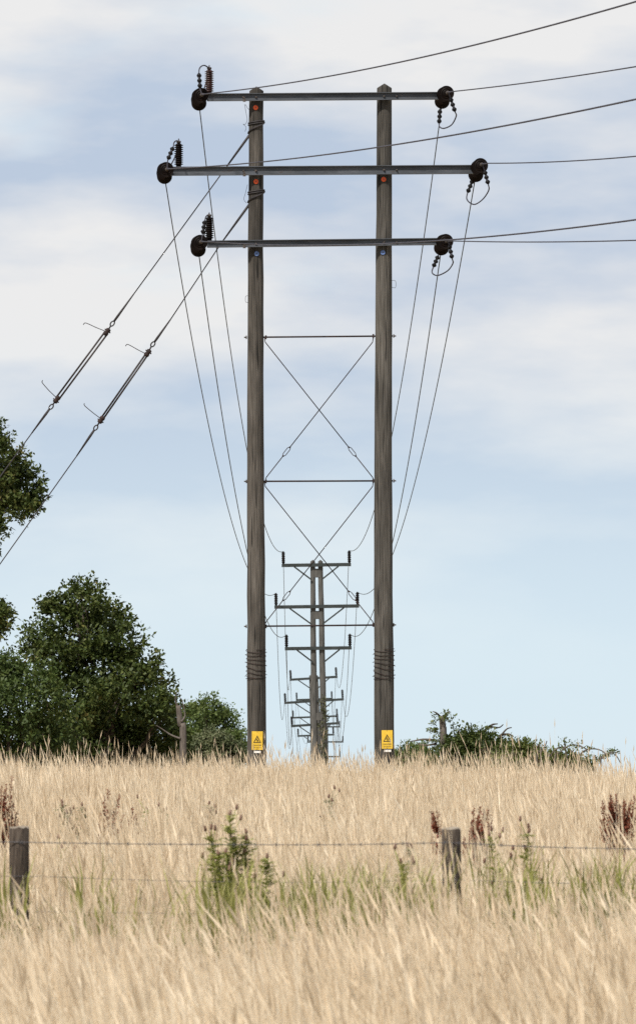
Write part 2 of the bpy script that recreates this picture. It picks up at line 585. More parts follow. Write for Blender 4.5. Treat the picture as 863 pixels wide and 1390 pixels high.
# --- crossarms: steel channels bolted to the camera side of the poles, open towards the camera
arms = [  # x0, y0, x1, y1, height px
    (281, 131.8, 597, 129.6, 10.4),
    (225, 232.2, 650, 229.6, 12.2),
    (281, 331.2, 597, 327.6, 9.6),
]
ARM_Y = D1 - 0.175
armobj = []
for (x0, y0, x1, y1, hh) in arms:
    a = P1(x0, y0, -0.175)
    c = P1(x1, y1, -0.175)
    h = hh * S1
    dirv = (c - a).normalized()
    up = Vector((0, -1, 0)).cross(dirv)
    up = -up if up.z < 0 else up
    fw = Vector((0, -1, 0))
    b = MB()
    t = 0.012
    dep = 0.062
    prof = [(0, -h / 2), (dep, -h / 2), (dep, -h / 2 + t), (t, -h / 2 + t), (t, h / 2 - t), (dep, h / 2 - t), (dep, h / 2), (0, h / 2)]
    vs_ = []
    for q in (a, c):
        for (f_, u_) in prof:
            vs_.append(q + fw * f_ + up * u_)
    n = len(prof)
    fs = [(i, (i + 1) % n, n + (i + 1) % n, n + i) for i in range(n)]
    fs.append(tuple(range(n - 1, -1, -1)))
    fs.append(tuple(range(n, 2 * n)))
    b.add(vs_, fs)
    ao = b.build('crossarm', M['steel'], frame)
    armobj.append(ao)
    # through bolts and the knuckles beside them
    for (bx, sz) in ((LPX, .022), (LPX - 17, .018), (RPX, .022), (RPX + 17, .018)):
        q = a + dirv * ((P1(bx, y0).x - a.x) / dirv.x)
        bb = MB()
        bb.lathe([(sz, 0), (sz, .018), (.012, .02), (.012, .05)], q + fw * 0.013, fw, n=6)
        bb.build('bolt', M['bolt'], ao)

# bolt plates under the arm (small dark bracket on the guy side)
for i, (x0, y0, x1, y1, hh) in enumerate(arms):
    bb = MB()
    q = P1(LPX - 16, y0 + hh / 2 - 1.5, -0.24)
    bb.box(q, (.05, .02, .05))
    bb.box(q + Vector((.0, 0, .04)), (.022, .02, .04))
    bb.build('bracket', M['bolt'], armobj[i])

# --- phase discs
for (px, py, mk) in ((347, 146.5, 'orange'), (347.5, 247, 'orange'), (348.5, 345, 'blue'), (520.5, 244, 'orange'), (519.5, 343.5, 'blue')):
    left = px < 430
    q = P1(px, py)
    rr = rL(py) if left else rR(py)
    bb = MB()
    bb.lathe([(.042, 0), (.042, .012), (.036, .016)], Vector((q.x, D1 - rr + .002, q.z)), (0, -1, 0), n=18)
    disc = bb.build('phase_disc', M[mk], frame)
    bb = MB()
    bb.lathe([(.009, 0), (.007, .006)], Vector((q.x, D1 - rr - .014, q.z)), (0, -1, 0), n=8)
    bb.build('nail', M['bolt'], disc)

# --- conductor geometry towards the camera (front spans) and to the next poles (back spans)
# attachment points on the arm ends
att = {
    'LT': P1(269, 131, -0.14), 'LM': P1(222, 231, -0.14), 'LB': P1(268, 330.5, -0.14),
    'RT': P1(601, 128.5, -0.14), 'RM': P1(647, 228.5, -0.14), 'RB': P1(600, 328.5, -0.14),
}
SLOPE = 0.124       # sideways metres per metre towards the camera
front_px = {        # pixel path of each front wire: start, mid, exit at the right edge
    'LT': ((276, 127), (600, 71), (863, 2)), 'LM': ((228, 228.5), (600, 185.5), (863, 134.5)), 'LB': ((276, 327), (613, 325), (863, 298)),
    'RT': ((609, 124), (740, 108.5), (863, 90)), 'RM': ((655, 221), (760, 218.8), (863, 211.7)), 'RB': ((610, 326.5), (740, 328), (863, 325.8)),
}


def ray_hit(x0, d0, px):
    """distance d where the front wire (x = x0 + SLOPE*(d0-d)) crosses picture column px"""
    u = (px - 431.5) / F
    return (x0 + SLOPE * d0) / (u + SLOPE)


def front_curve(key):
    p = att[key]
    q = front_px[key]
    ts, zs = [], []
    for (px, py) in q:
        d = ray_hit(p.x, p.y, px) if px > q[0][0] else p.y - 0.75
        ts.append(p.y - d)
        zs.append(at(px, py, d).z)
    co = np.polyfit(ts, zs, 2)
    return lambda t: Vector((p.x + SLOPE * t, p.y - t, float(np.polyval(co, t)))), ts[-1]


STR_L = 0.62        # length of one disc string


def disc_mesh():
    b = MB()
    b.lathe([(.020, -.075), (.040, -.07), (.044, -.03), (.075, -.022), (.118, .0), (.130, .018), (.126, .026), (.10, .020),
             (.082, .030), (.07, .020), (.05, .034), (.022, .036), (.016, .075)], (0, 0, 0), (0, 0, 1), n=24)
    return b.mesh('insulator_disc', M['insul'], smooth=False)


DISC = disc_mesh()


def child_at(name, me, parent, pos, quat=None):
    """link shared mesh data under a parent whose own origin sits at the world origin offset chain"""
    o = link_mesh(name, me, parent)
    o.location = o.location + pos
    if quat is not None:
        o.rotation_mode = 'QUATERNION'
        o.rotation_quaternion = quat
    return o


def disc_string(p0, p1):
    b = MB()
    dv = (p1 - p0).normalized()
    b.tube([p0, p1], .014, 8)
    b.lathe([(.03, 0), (.03, .05), (.018, .06)], p0, dv, n=8)
    b.lathe([(.02, -.12), (.032, -.09), (.032, -.02), (.02, 0)], p1, dv, n=8)
    s = b.build('insulator_string', M['bolt'], frame)
    L = (p1 - p0).length
    qt = dv.to_track_quat('Z', 'Y')
    for k in range(3):
        child_at('insulator_disc', DISC, s, p0 + dv * (0.13 + k * 0.145), qt)
    return s


# back span ends on the second pole pair
D2 = 228.0
post_top2 = {'LT': (384.5, 751), 'RT': (473.5, 751), 'LM': (374.5, 808), 'RM': (485.5, 808), 'LB': (387, 868), 'RB': (475.5, 868)}
fcurve, bstart, fstart, fexit = {}, {}, {}, {}
for key in att:
    fc, te = front_curve(key)
    fcurve[key], fexit[key] = fc, te
    a = att[key]
    dv = (fc(0.75) - a).normalized()
    fstart[key] = a + dv * STR_L
    disc_string(a, fstart[key])
    tgt = at(*post_top2[key], D2)
    # initial direction of the sagging back span
    chord = tgt - a
    dz0 = chord.z / chord.length - 4 * 2.1 / chord.length
    dv = Vector((chord.x, chord.y, 0)).normalized()
    dv = Vector((dv.x, dv.y, dz0)).normalized()
    bstart[key] = a + Vector((0, 0.10, 0)) + dv * STR_L
    disc_string(a + Vector((0, 0.10, 0)), bstart[key])

# --- ribbed post insulators on the guy side
for (px, ybase, ytop, mk) in ((284, 127, 92, 'redinsul'), (242.5, 226.5, 192, 'insul'), (284, 326.5, 292, 'insul')):
    bq = P1(px, ybase, -0.14)
    tq = P1(px, ytop, -0.14)
    hgt = (tq - bq).length
    prof = [(.045, 0), (.045, .035)]
    nr = 10
    for k in range(nr):
        z0 = .04 + (hgt - .075) * k / nr
        st = (hgt - .075) / nr
        prof += [(.048, z0), (.079, z0 + st * .28), (.080, z0 + st * .40), (.050, z0 + st * .72)]
    prof += [(.048, hgt - .035), (.030, hgt - .03), (.030, hgt)]
    bb = MB()
    bb.lathe(prof, bq, tq - bq, n=18)
    pi_ = bb.build('post_insulator', M[mk], frame, smooth=True)
    bb = MB()
    bb.lathe([(.034, 0), (.040, .012), (.040, .03), (.022, .04)], tq - Vector((0, 0, .018)), (0, 0, 1), n=10)
    bb.build('cap', M['bolt'], pi_)


def smooth_path(pts, n=8):
    """Catmull-Rom through points"""
    pts = [Vector(p) for p in pts]
    out = []
    for i in range(len(pts) - 1):
        p0 = pts[max(i - 1, 0)]
        p1, p2 = pts[i], pts[i + 1]
        p3 = pts[min(i + 2, len(pts) - 1)]
        for k in range(n):
            t = k / n
            out.append(0.5 * ((2 * p1) + (p2 - p0) * t + (2 * p0 - 5 * p1 + 4 * p2 - p3) * t * t + (3 * p1 - p0 - 3 * p2 + p3) * t ** 3))
    out.append(pts[-1])
    return out


def clamp_beads(parent, p0, p1, n=3):
    """a jumper cover of swollen lobes"""
    L = (p1 - p0).length
    prof = [(.010, 0)]
    for k in range(n):
        c = L * (k + .5) / n
        hw = L / n * .5
        prof += [(.020, c - hw * .95), (.034, c - hw * .45), (.043, c - hw * .1), (.040, c + hw * .25), (.020, c + hw * .9)]
    prof += [(.010, L)]
    b = MB()
    b.lathe(prof, p0, p1 - p0, n=10)
    return b.build('jumper_clamp', M['blackpoly'], parent, smooth=True)


def jumper(path, beads):
    b = MB()
    b.tube(smooth_path(path), .0115, 6)
    j = b.build('jumper_wire', M['wire'], frame, smooth=True)
    for (p0, p1) in beads:
        clamp_beads(j, p0, p1)
    return j


dF, dB = -0.75, 0.62
# guy side: up over the post insulator
def left_jumper(key, bead0, bead1, arch, top, post_d=-0.14):
    p_front = fstart[key]
    b0, b1 = P1(*bead0, dF), P1(*bead1, dF + .05)
    tp = P1(*top, post_d)
    back = bstart[key]
    path = [p_front, b0, b1] + [P1(*q, -0.45) for q in arch] + [tp]
    jumper(path, [(b0, b1)])
    jumper([tp, tp + Vector((.0, .28, .06)), tp + Vector((-.05, .62, -.16)), back + Vector((0, .0, .05)), back], [])


left_jumper('LT', (271.5, 119), (270, 98.5), [(271.5, 91), (277, 88)], (283.5, 91.5))
left_jumper('LM', (228, 216), (235, 199), [(236, 193.5), (239, 190.5)], (242, 191.5))
left_jumper('LB', (275, 317), (278, 299), [(279, 295), (281, 292)], (283.5, 292))
# other side: hanging loop
def right_jumper(key, fb, bb_, loop):
    p_front, p_back = fstart[key], bstart[key]
    b0, b1 = P1(*fb[0], dF), P1(*fb[1], dF)
    c0, c1 = P1(*bb_[0], dB), P1(*bb_[1], dB - .1)
    k = len(loop)
    lp = [P1(q[0], q[1], dF + (dB - dF) * (i + 1) / (k + 1)) for i, q in enumerate(loop)]
    jumper([p_front, b0, b1] + lp + [c1, c0, p_back], [(b0, b1), (c0, c1)])


right_jumper('RT', ((611, 132), (617.5, 151)), ((597, 148), (595.8, 167)), [(619, 157), (613, 168.5), (603, 173.5), (597, 172)])
right_jumper('RM', ((657.5, 231), (662.5, 249.5)), ((641.5, 243.5), (634.5, 261)), [(663, 258), (655, 270), (643.5, 277), (634, 271)])
right_jumper('RB', ((609.5, 332), (613.5, 350.5)), ((594.5, 347), (588, 362)), [(614.5, 357), (607.5, 367), (594, 373.5), (586.5, 370)])

# --- front conductors
FW = {
    'LT': 'dark conductor rising off the top crossarm end that has the red-brown post insulator',
    'LM': 'dark conductor rising off the guyed end of the longest crossarm',
    'LB': 'dark conductor running along the lowest crossarm and rising beyond its far end',
    'RT': 'thin conductor leaving the loop-jumper end of the top crossarm sideways',
    'RM': 'thin conductor leaving the loop-jumper end of the longest crossarm sideways',
    'RB': 'thin level conductor leaving the loop-jumper end of the lowest crossarm sideways',
}
for key in att:
    fc = fcurve[key]
    te = fexit[key] + 14
    t0 = (att[key].y - fstart[key].y)
    pts = [fstart[key]] + [fc(t0 + (te - t0) * i / 40) for i in range(1, 41)]
    b = MB()
    b.tube(pts, .0108, 6)
    # grip sleeve where the wire is dead-ended
    b.tube([pts[0], fstart[key] + (pts[1] - pts[0]).normalized() * .42], .016, 6)
    o = b.build('overhead_wire', M['wire'], None, smooth=True)
    tag(o, FW[key], 'wire', 'conductors leaving the twin pole frame towards the viewer')


def sag_curve(p0, p1, sag, n=40):
    return [p0.lerp(p1, i / n) - Vector((0, 0, 4 * sag * (i / n) * (1 - i / n))) for i in range(n + 1)]


# --- tie rods and cross bracing
def rod(px0, py0, px1, py1, r, name='tie_rod', parent=frame, dd=0.0, mat='iron'):
    b = MB()
    b.tube([P1(px0, py0, dd), P1(px1, py1, dd)], r, 8)
    return b.build(name, M[mat], parent, smooth=True)


for (y0, y1) in ((457.6, 455.8), (653.4, 652.6), (850.4, 848.4)):
    tr = rod(336, y0, 533, y1, .0145)
    for (px, py, s_) in ((335.2, y0, -1), (533.4, y1, 1)):
        b = MB()
        c = P1(px, py)
        b.lathe([(.030, 0), (.030, .02)], c + Vector((.0 * s_, 0, 0)), (s_, 0, 0), n=8)
        b.lathe([(.012, 0), (.012, .05)], c, (s_, 0, 0), n=6)
        b.build('nut', M['bolt'], tr)
    for px, s_ in ((360.0, 1), (507.3, -1)):
        b = MB()
        b.box(P1(px, y0 if s_ > 0 else y1) + Vector((s_ * .01, 0, 0)), (.03, .05, .065))
        b.build('plate', M['iron'], tr)


def brace(x0, y0, x1, y1, dd):
    """x1,y1 is the lower end; a turnbuckle sits near it"""
    a, c = P1(x0, y0, dd), P1(x1, y1, dd)
    v = (c - a)
    dv = v.normalized()
    L = v.length
    tl0, tl1 = L * .775, L * .775 + .185
    b = MB()
    b.tube([a + Vector((0, 0, .06)), a + dv * .02, a + dv * tl0], .0092, 6)
    b.tube([a + dv * tl1, c - dv * .02, c - Vector((0, 0, .02))], .0092, 6)
    o = b.build('brace_rod', M['iron'], frame, smooth=True)
    nrm = Vector((0, 1, 0)).cross(dv).normalized()
    b = MB()
    for s_ in (-1, 1):
        b.tube([a + dv * (tl0 - .02), a + dv * (tl0 + .035) + nrm * s_ * .026, a + dv * (tl1 - .035) + nrm * s_ * .026, a + dv * (tl1 + .02)], .0072, 6)
    for q in (tl0 - .012, tl1 - .012):
        b.lathe([(.012, 0), (.016, .006), (.016, .02), (.012, .026)], a + dv * q, dv, n=8)
    b.build('turnbuckle', M['iron'], o, smooth=True)


for (yt, yb) in ((463, 649), (659, 845)):
    brace(359, yt, 506.5, yb, -0.012)
    brace(506.5, yt, 360.5, yb, 0.012)

# --- barbed wire wound round each pole
for (X, rf, ys) in ((LX, rL, (882, 886.5, 891.5, 897.5, 903, 910.5, 915.5, 921)), (RX, rR, (881, 885, 891, 896.5, 903, 909, 916.5, 921.5))):
    rnd = random.Random(int(X * 100))
    b = MB()
    pts = []
    K = 18
    for i in range(len(ys) * K):
        k = i / K
        i0 = int(k)
        i1 = min(i0 + 1, len(ys) - 1)
        f = k - i0
        f = max(0.0, (f - .62) / .38)
        py = ys[i0] * (1 - f) + ys[i1] * f
        an = 2 * math.pi * k - math.pi * .5
        rr = rf(py) + .010 + rnd.uniform(0, .006)
        q = Vector((X + rr * math.cos(an), D1 + rr * math.sin(an), polez(py) + .012 * math.sin(an * 1.0 + i0) + rnd.uniform(-.003, .003)))
        pts.append(q)
        if i % 5 == 2:
            out = Vector((math.cos(an), math.sin(an), rnd.uniform(-.6, .6)))
            b.tube([q - out * .004, q + out * .022], .0030, 4)
            out2 = Vector((math.cos(an), math.sin(an), rnd.uniform(-1.5, 1.5))).normalized()
            b.tube([q - out2 * .004, q + out2 * .020], .0030, 4)
    b.tube(pts, .0050, 5)
    b.build('barbed_wire', M['iron'], frame)

# --- loose earth wires and staples
for path in ([(333, 141), (336, 146), (339, 149)], [(332, 141), (334, 153), (335.5, 162), (333, 168), (330, 168), (334, 172), (332.5, 178)],
             [(336, 250), (333, 262), (331, 270), (334.5, 275)], [(530, 380.5), (536.5, 381), (536.5, 390), (530.5, 389)],
             [(338, 401), (333.5, 402), (333.5, 409.5), (338, 410)]):
    b = MB()
    b.tube(smooth_path([P1(x, y, -.02) for x, y in path], 5), .0035, 5)
    b.build('loose_wire', M['guy'], frame)

# --- guy bands wound on the guyed pole
for yb in (166.5, 260.5):
    b = MB()
    for off in (-1.4, 1.2):
        pts = []
        for i in range(25):
            an = 2 * math.pi * i / 24
            rr = rL(yb) + .013
            pts.append(Vector((LX + rr * math.cos(an), D1 + rr * math.sin(an), polez(yb + off) + .02 * math.cos(an))))
        b.tube(pts, .012, 6)
    pts = []
    for i in range(13):          # the tail of the grip passing over the front face
        t = i / 12
        an = -math.pi * t
        rr = rL(yb) + .016
        pts.append(Vector((LX + rr * math.cos(an), D1 + rr * math.sin(an), polez(yb - 1 + 15 * t))))
    b.tube(pts, .014, 6)
    b.build('guy_band', M['guy'], frame)


# --- warning signs
def warning_sign(px, py, X, rr, tilt):
    c = P1(px, py)
    c = Vector((c.x, D1 - rr - .006, c.z))
    rot = Matrix.Rotation(tilt, 3, 'Y')
    w, h = .186, .314
    b = MB()
    b.box(c, (w, .006, h), rot)
    s = b.build('warning_sign', M['yellow'], frame)

    def pt(x, z, lift=.0048):
        return c + rot @ Vector((x, -lift, z))

    # black triangle outline with rounded joints
    b = MB()
    tri = [(-.068, -.040), (.068, -.040), (0, .088)]
    inn = [(-.0475, -.0275), (.0475, -.0275), (0, .062)]
    for i in range(3):
        j = (i + 1) % 3
        b.add([pt(*tri[i]), pt(*tri[j]), pt(*inn[j]), pt(*inn[i])], [(0, 1, 2, 3)])
    b.build('triangle', M['black'], s)
    # falling figure struck by a bolt
    b = MB()

    def limb(x0, z0, x1, z1, wd):
        dx, dz = x1 - x0, z1 - z0
        l_ = math.hypot(dx, dz)
        ox, oz = -dz / l_ * wd / 2, dx / l_ * wd / 2
        b.add([pt(x0 + ox, z0 + oz), pt(x1 + ox, z1 + oz), pt(x1 - ox, z1 - oz), pt(x0 - ox, z0 - oz)], [(0, 1, 2, 3)])
    limb(-.004, .014, .013, -.006, .013)
    limb(.010, -.004, .024, -.022, .008)
    limb(.010, -.006, -.004, -.021, .008)
    limb(-.004, .010, -.022, -.002, .006)
    limb(.000, .012, .017, .008, .006)
    hd = [pt(-.012 + .0075 * math.cos(a_), .022 + .0075 * math.sin(a_)) for a_ in [i * math.pi / 5 for i in range(10)]]
    b.add(hd, [tuple(range(10))])
    b.add([pt(.004, .050), pt(.011, .046), pt(.004, .034), pt(.010, .034), pt(-.003, .018), pt(.001, .031), pt(-.004, .031)], [(0, 1, 2), (2, 3, 6), (6, 3, 4)])
    b.build('pictogram', M['black'], s)
    for (txt, z, size) in (('DANGER', -.082, .036), ('OF DEATH', -.122, .028)):
        cu = bpy.data.curves.new('lettering', 'FONT')
        cu.body = txt
        cu.size = size
        cu.align_x = 'CENTER'
        cu.align_y = 'CENTER'
        cu.extrude = 0.0004
        to = bpy.data.objects.new('tmp', cu)
        COL.objects.link(to)
        dg = bpy.context.evaluated_depsgraph_get()
        me = bpy.data.meshes.new_from_object(to.evaluated_get(dg))
        bpy.data.objects.remove(to)
        me.transform(Matrix.Translation(pt(0, z, .0046)) @ rot.to_4x4() @ Matrix.Rotation(math.pi / 2, 4, 'X'))
        me.materials.clear()
        me.materials.append(M['black'])
        link_mesh('lettering', me, s)
    for (sx_, sz_) in ((0, .145), (0, -.148)):
        b = MB()
        b.lathe([(.006, 0), (.004, .004)], pt(sx_, sz_, .003), (0, -1, 0), n=8)
        b.build('screw', M['bolt'], s)
    # small white plate under the sign
    b = MB()
    b.box(c + rot @ Vector((.006, 0, -h / 2 - .036)), (.118, .005, .036), rot)
    pl = b.build('number_plate', M['white'], frame)
    return s


warning_sign(349.2, 1006, LX, rL(1006), R(.8))
warning_sign(525.2, 1004.5, RX, rR(1004), R(-.6))


# ------------------------------------------------------------------ guy wires
def guy_wire(y_top, knots, horns, label, rod_gap, dmax):
    """knots: upper grip end, upper thin end, eye, fitting, fitting2, eye2, grip end, far point on the ground"""
    g = empty('guy_wire', (0, 0, 0))
    dd = lambda px: (341 - px) / 341.0 * dmax
    K = [P1(x, y, dd(x)) for (x, y) in knots]
    top = P1(342, y_top + 11, -.02)
    gnd = K[-1]
    g.location = gnd
    b = MB()
    b.tube([K[0], K[1]], .0100, 6)
    b.tube([K[6], gnd], .0100, 6)
    b.build('strand', M['guy'], g, smooth=True)
    b = MB()
    b.tube([top, top.lerp(K[0], .5), K[0]], [.023, .020, .0115], 6)
    b.build('guy_grip', M['guy'], g, smooth=True)
    b = MB()
    b.tube([K[1], K[1].lerp(K[2], .75), K[2] + (K[1] - K[2]).normalized() * .045], [.0115, .022, .020], 6)
    b.build('guy_grip', M['guy'], g, smooth=True)
    b = MB()
    b.tube([K[5] + (K[6] - K[5]).normalized() * .05, K[5].lerp(K[6], .3), K[6]], [.020, .023, .0115], 6)
    b.build('guy_grip', M['guy'], g, smooth=True)
    for (eye, nb, ft) in ((K[2], K[1], K[3]), (K[5], K[6], K[4])):
        dv = (nb - eye).normalized()
        nn = Vector((0, 1, 0)).cross(dv)
        b = MB()
        b.tube([eye + dv * (.048 * math.cos(a_)) + nn * (.030 * math.sin(a_)) for a_ in [i * math.pi / 8 for i in range(17)]], .0125, 6)
        b.tube([eye - dv * .045, ft], .014, 6)
        b.build('eye', M['guy'], g, smooth=True)
    ax = (K[4] - K[3]).normalized()
    nn = Vector((0, 1, 0)).cross(ax).normalized()
    # end fittings
    for (q, s_) in ((K[3], 1), (K[4], -1)):
        b = MB()
        b.lathe([(.018, -.05), (.040, -.04), (.046, .0), (.036, .02), (.046, .04), (.046, .07), (.030, .09)], q, ax * s_, n=10)
        b.tube([q + nn * .06, q - nn * .06], .012, 6)
        b.build('end_fitting', M['iron'], g, smooth=True)
    for s_ in (-1, 1):
        b = MB()
        b.tube([K[3] + ax * .05 + nn * s_ * rod_gap, K[4] - ax * .05 + nn * s_ * rod_gap], .0165, 8)
        b.build('insulator_rod', M['grprod'], g, smooth=True)
    for hp in horns:
        b = MB()
        b.tube(smooth_path([P1(x, y, dd(x)) for (x, y) in hp], 4), .0075, 6)
        b.build('arcing_horn', M['guy'], g, smooth=True)
    b = MB()
    b.lathe([(.03, 0), (.03, .25), (.02, .3)], gnd - Vector((0, 0, .15)), (0, 0, 1), n=8)
    b.build('ground_anchor', M['iron'], g)
    tag(g, label, 'guy wire', 'guy wires holding the twin pole frame')


YG = 1290 - (2.7 - CAMZ) / S1
guy_wire(167, [(303, 232), (181, 399.5), (152.5, 439), (146, 449), (76, 543.5), (69.5, 552), (43, 588), (43 - (YG - 588) / 1.375, YG)],
         [[(145, 450), (131, 444.5), (119, 439), (115, 438.2), (113, 440.5)], [(76, 539), (67, 530.5), (59.5, 522), (57, 518.5), (58, 516)]],
         'upper guy wire tied just below the top crossarm, with open paired insulator rods', .028, 1.2)
guy_wire(261, [(300, 330), (232, 432.5), (207.5, 467), (201.5, 477.5), (136.5, 571), (130, 580.5), (104, 619), (104 - (YG - 619) / 1.41, YG)],
         [[(199, 480.5), (188, 475), (177, 468.8), (172.5, 467.2), (170.3, 469.5)], [(136, 567.5), (126, 560), (117, 552.5), (114.3, 549.5), (114.5, 547.3)]],
         'lower guy wire tied under the longest crossarm, with closely paired insulator rods', .0195, 1.2)


# ------------------------------------------------------------------ poles of the line running away
def far_pole(D, cx, ys, halfw, tilt, label, mats=('farpole', 'farsteel'), px_top=(0, 0), gap=(4.8, 6.2), rt=.075, rb=.13,
             spacers=(), brace_in=26.0, ins_h=.37, base_shift=0.0, braces=True, xshift=(0, 0, 0)):
    S = sc(D)
    zb = float(gz((cx - 431.5) * S, D)) - .3
    ybot = 1290 - (zb - CAMZ) / S
    ytop = ys[0] - 7.0 * 228 / D
    root = empty('line_pole', at(cx, ybot, D))
    root.location.z = zb + .3
    poles = []
    for s_ in (-1, 1):
        t = at(cx + s_ * gap[0], ytop, D)
        bx = at(cx + base_shift + s_ * gap[1], 1040, D).x
        k = (ybot - ytop) / (1040 - ytop)
        xb = t.x + (bx - t.x) * k
        poles.append((t, xb))
        pole_tube(t.x, D, t.z, zb, rt, rb, int(D) + s_, n=12, lean=(xb - t.x, 0), roof=.05).build('pole', M[mats[0]], root, smooth=True)
    ends = []
    for i, (y, hw) in enumerate(zip(ys, halfw)):
        ccx = cx + xshift[i]
        a = at(ccx - hw, y + hw * math.tan(tilt), D - .11)
        c = at(ccx + hw, y - hw * math.tan(tilt), D - .11)
        dv = (c - a).normalized()
        b = MB()
        up = Vector((0, -1, 0)).cross(dv)
        up = -up if up.z < 0 else up
        rot = Matrix((dv, Vector((0, 1, 0)), up)).transposed()
        b.box((a + c) / 2, ((c - a).length, .07, .10), rot)
        arm = b.build('crossarm', M[mats[1]], root)
        for s_, e in ((-1, a), (1, c)):
            q = e - dv * s_ * .05 + up * .05
            prof = [(.035, 0), (.035, .03)]
            nr = 6
            for k in range(nr):
                z0 = .03 + (ins_h - .05) * k / nr
                st = (ins_h - .05) / nr
                prof += [(.036, z0), (.058, z0 + st * .3), (.058, z0 + st * .5), (.036, z0 + st * .8)]
            prof += [(.032, ins_h - .02), (.02, ins_h)]
            b = MB()
            b.lathe(prof, q, up, n=10)
            b.build('post_insulator', M['insul'], arm, smooth=True)
            ends.append(q + up * ins_h)
            if braces:
                br = (c - a).length * .5 * .64
                p0 = (a + c) / 2 + dv * s_ * br - up * .045
                p1 = (a + c) / 2 + dv * s_ * (gap[0] * S + .05) - up * (br * .66)
                b = MB()
                m_ = (p1 - p0).normalized()
                rt_ = Matrix((m_, Vector((0, 1, 0)), m_.cross(Vector((0, 1, 0))))).transposed()
                b.box((p0 + p1) / 2 + Vector((0, -.02, 0)), ((p1 - p0).length, .03, .045), rt_)
                b.build('arm_brace', M[mats[1]], root)
    for (sy, sh) in spacers:
        f = (sy - ytop) / (1040 - ytop)
        xc = at(cx + base_shift * f, sy, D)
        g_ = gap[0] + (gap[1] - gap[0]) * f
        b = MB()
        b.box(xc, (2 * g_ * S, .14, sh), None)
        b.build('spacer_block', M['farpole'], root)
    tag(root, label, 'utility pole', 'twin poles of the line running away')
    return dict(zip(('LT', 'RT', 'LM', 'RM', 'LB', 'RB'), ends)), poles


e2, poles2 = far_pole(228, 429.3, (767, 823.5, 880.2), (47, 57.5, 45.3), R(.8), 'ivy-footed line pole of two close poles with three braced crossarms and black insulators',
                      gap=(4.9, 6.3), base_shift=4.6, rt=.072, rb=.128, spacers=((778, .26), (835, .24), (973, .22)), xshift=(0, .6, 2.6))
e3, _ = far_pole(328, 425.6, (921, 952, 984), (32.5, 40.5, 32.5), R(3.6), 'second line pole beyond the ivy-footed one, its crossarms tilting',
                 gap=(3.4, 4.4), base_shift=4.0, xshift=(0, .6, 1.5), rt=.075, rb=.12)
e4, _ = far_pole(430, 426.5, (949.5, 973.5, 998.5), (25, 31, 25), R(2.2), 'third line pole beyond the ivy-footed one, crossarms gently tilting',
                 gap=(2.6, 3.3), base_shift=5, xshift=(0, 1.0, 2.0), rt=.075, rb=.12)
e5, _ = far_pole(535, 441.5, (987, 1007.5, 1027.5), (20, 24.6, 20.5), R(0.3), 'farthest line pole with level crossarms, small behind the others',
                 gap=(2.1, 2.7), base_shift=0, rt=.075, rb=.12, braces=False)

WHERE = {'LT': 'guyed side of the top crossarms', 'LM': 'guyed side of the middle crossarms', 'LB': 'guyed side of the lowest crossarms',
         'RT': 'unguyed side of the top crossarms', 'RM': 'unguyed side of the middle crossarms', 'RB': 'unguyed side of the lowest crossarms'}
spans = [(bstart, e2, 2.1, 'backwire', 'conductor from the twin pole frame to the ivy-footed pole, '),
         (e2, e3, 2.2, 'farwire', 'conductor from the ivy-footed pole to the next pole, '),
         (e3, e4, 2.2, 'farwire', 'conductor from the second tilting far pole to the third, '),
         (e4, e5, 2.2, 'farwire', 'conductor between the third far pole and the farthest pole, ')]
for (A, B, sag, mk, txt) in spans:
    for key in att:
        b = MB()
        sg = sag * {'T': 1.0, 'M': 1.03, 'B': .97}[key[1]]
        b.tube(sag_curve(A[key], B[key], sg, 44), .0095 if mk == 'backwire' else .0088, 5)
        o = b.build('line_wire', M[mk], None, smooth=True)
        tag(o, txt + WHERE[key], 'wire', 'conductors of the line running away')


# ------------------------------------------------------------------ foliage
def leaf_arrays(pos, nrm, tang, length, width):
    """one kite-shaped folded leaf per row -> verts, faces"""
    n = len(pos)
    side = np.cross(nrm, tang)
    side /= np.linalg.norm(side, axis=1)[:, None] + 1e-9
    L, W = length[:, None], width[:, None]
    p0 = pos
    p2 = pos + tang * L
    mid = pos + tang * L * .45
    p1 = mid + side * W * .5 + nrm * W * .12
    p3 = mid - side * W * .5 + nrm * W * .12
    v = np.stack([p0, p1, p2, p3], 1).reshape(-1, 3)
    f = np.arange(n * 4).reshape(-1, 4)
    return v, f


def mesh_np(name, v, f, mats, mi=None, smooth=False):
    me = bpy.data.meshes.new(name)
    n, k = f.shape
    me.vertices.add(len(v))
    me.vertices.foreach_set('co', np.ascontiguousarray(v, dtype=np.float32).ravel())
    me.loops.add(n * k)
    me.loops.foreach_set('vertex_index', np.ascontiguousarray(f, dtype=np.int32).ravel())
    me.polygons.add(n)
    me.polygons.foreach_set('loop_start', np.arange(0, n * k, k, dtype=np.int32))
    if smooth:
        me.polygons.foreach_set('use_smooth', np.ones(n, dtype=bool))
    for m in (mats if isinstance(mats, (list, tuple)) else [mats]):
        me.materials.append(m)
    if mi is not None:
        me.polygons.foreach_set('material_index', np.ascontiguousarray(mi, dtype=np.int32))
    me.update(calc_edges=True)
    me.validate()
    return me


def unit(a):
    return a / (np.linalg.norm(a, axis=-1, keepdims=True) + 1e-9)


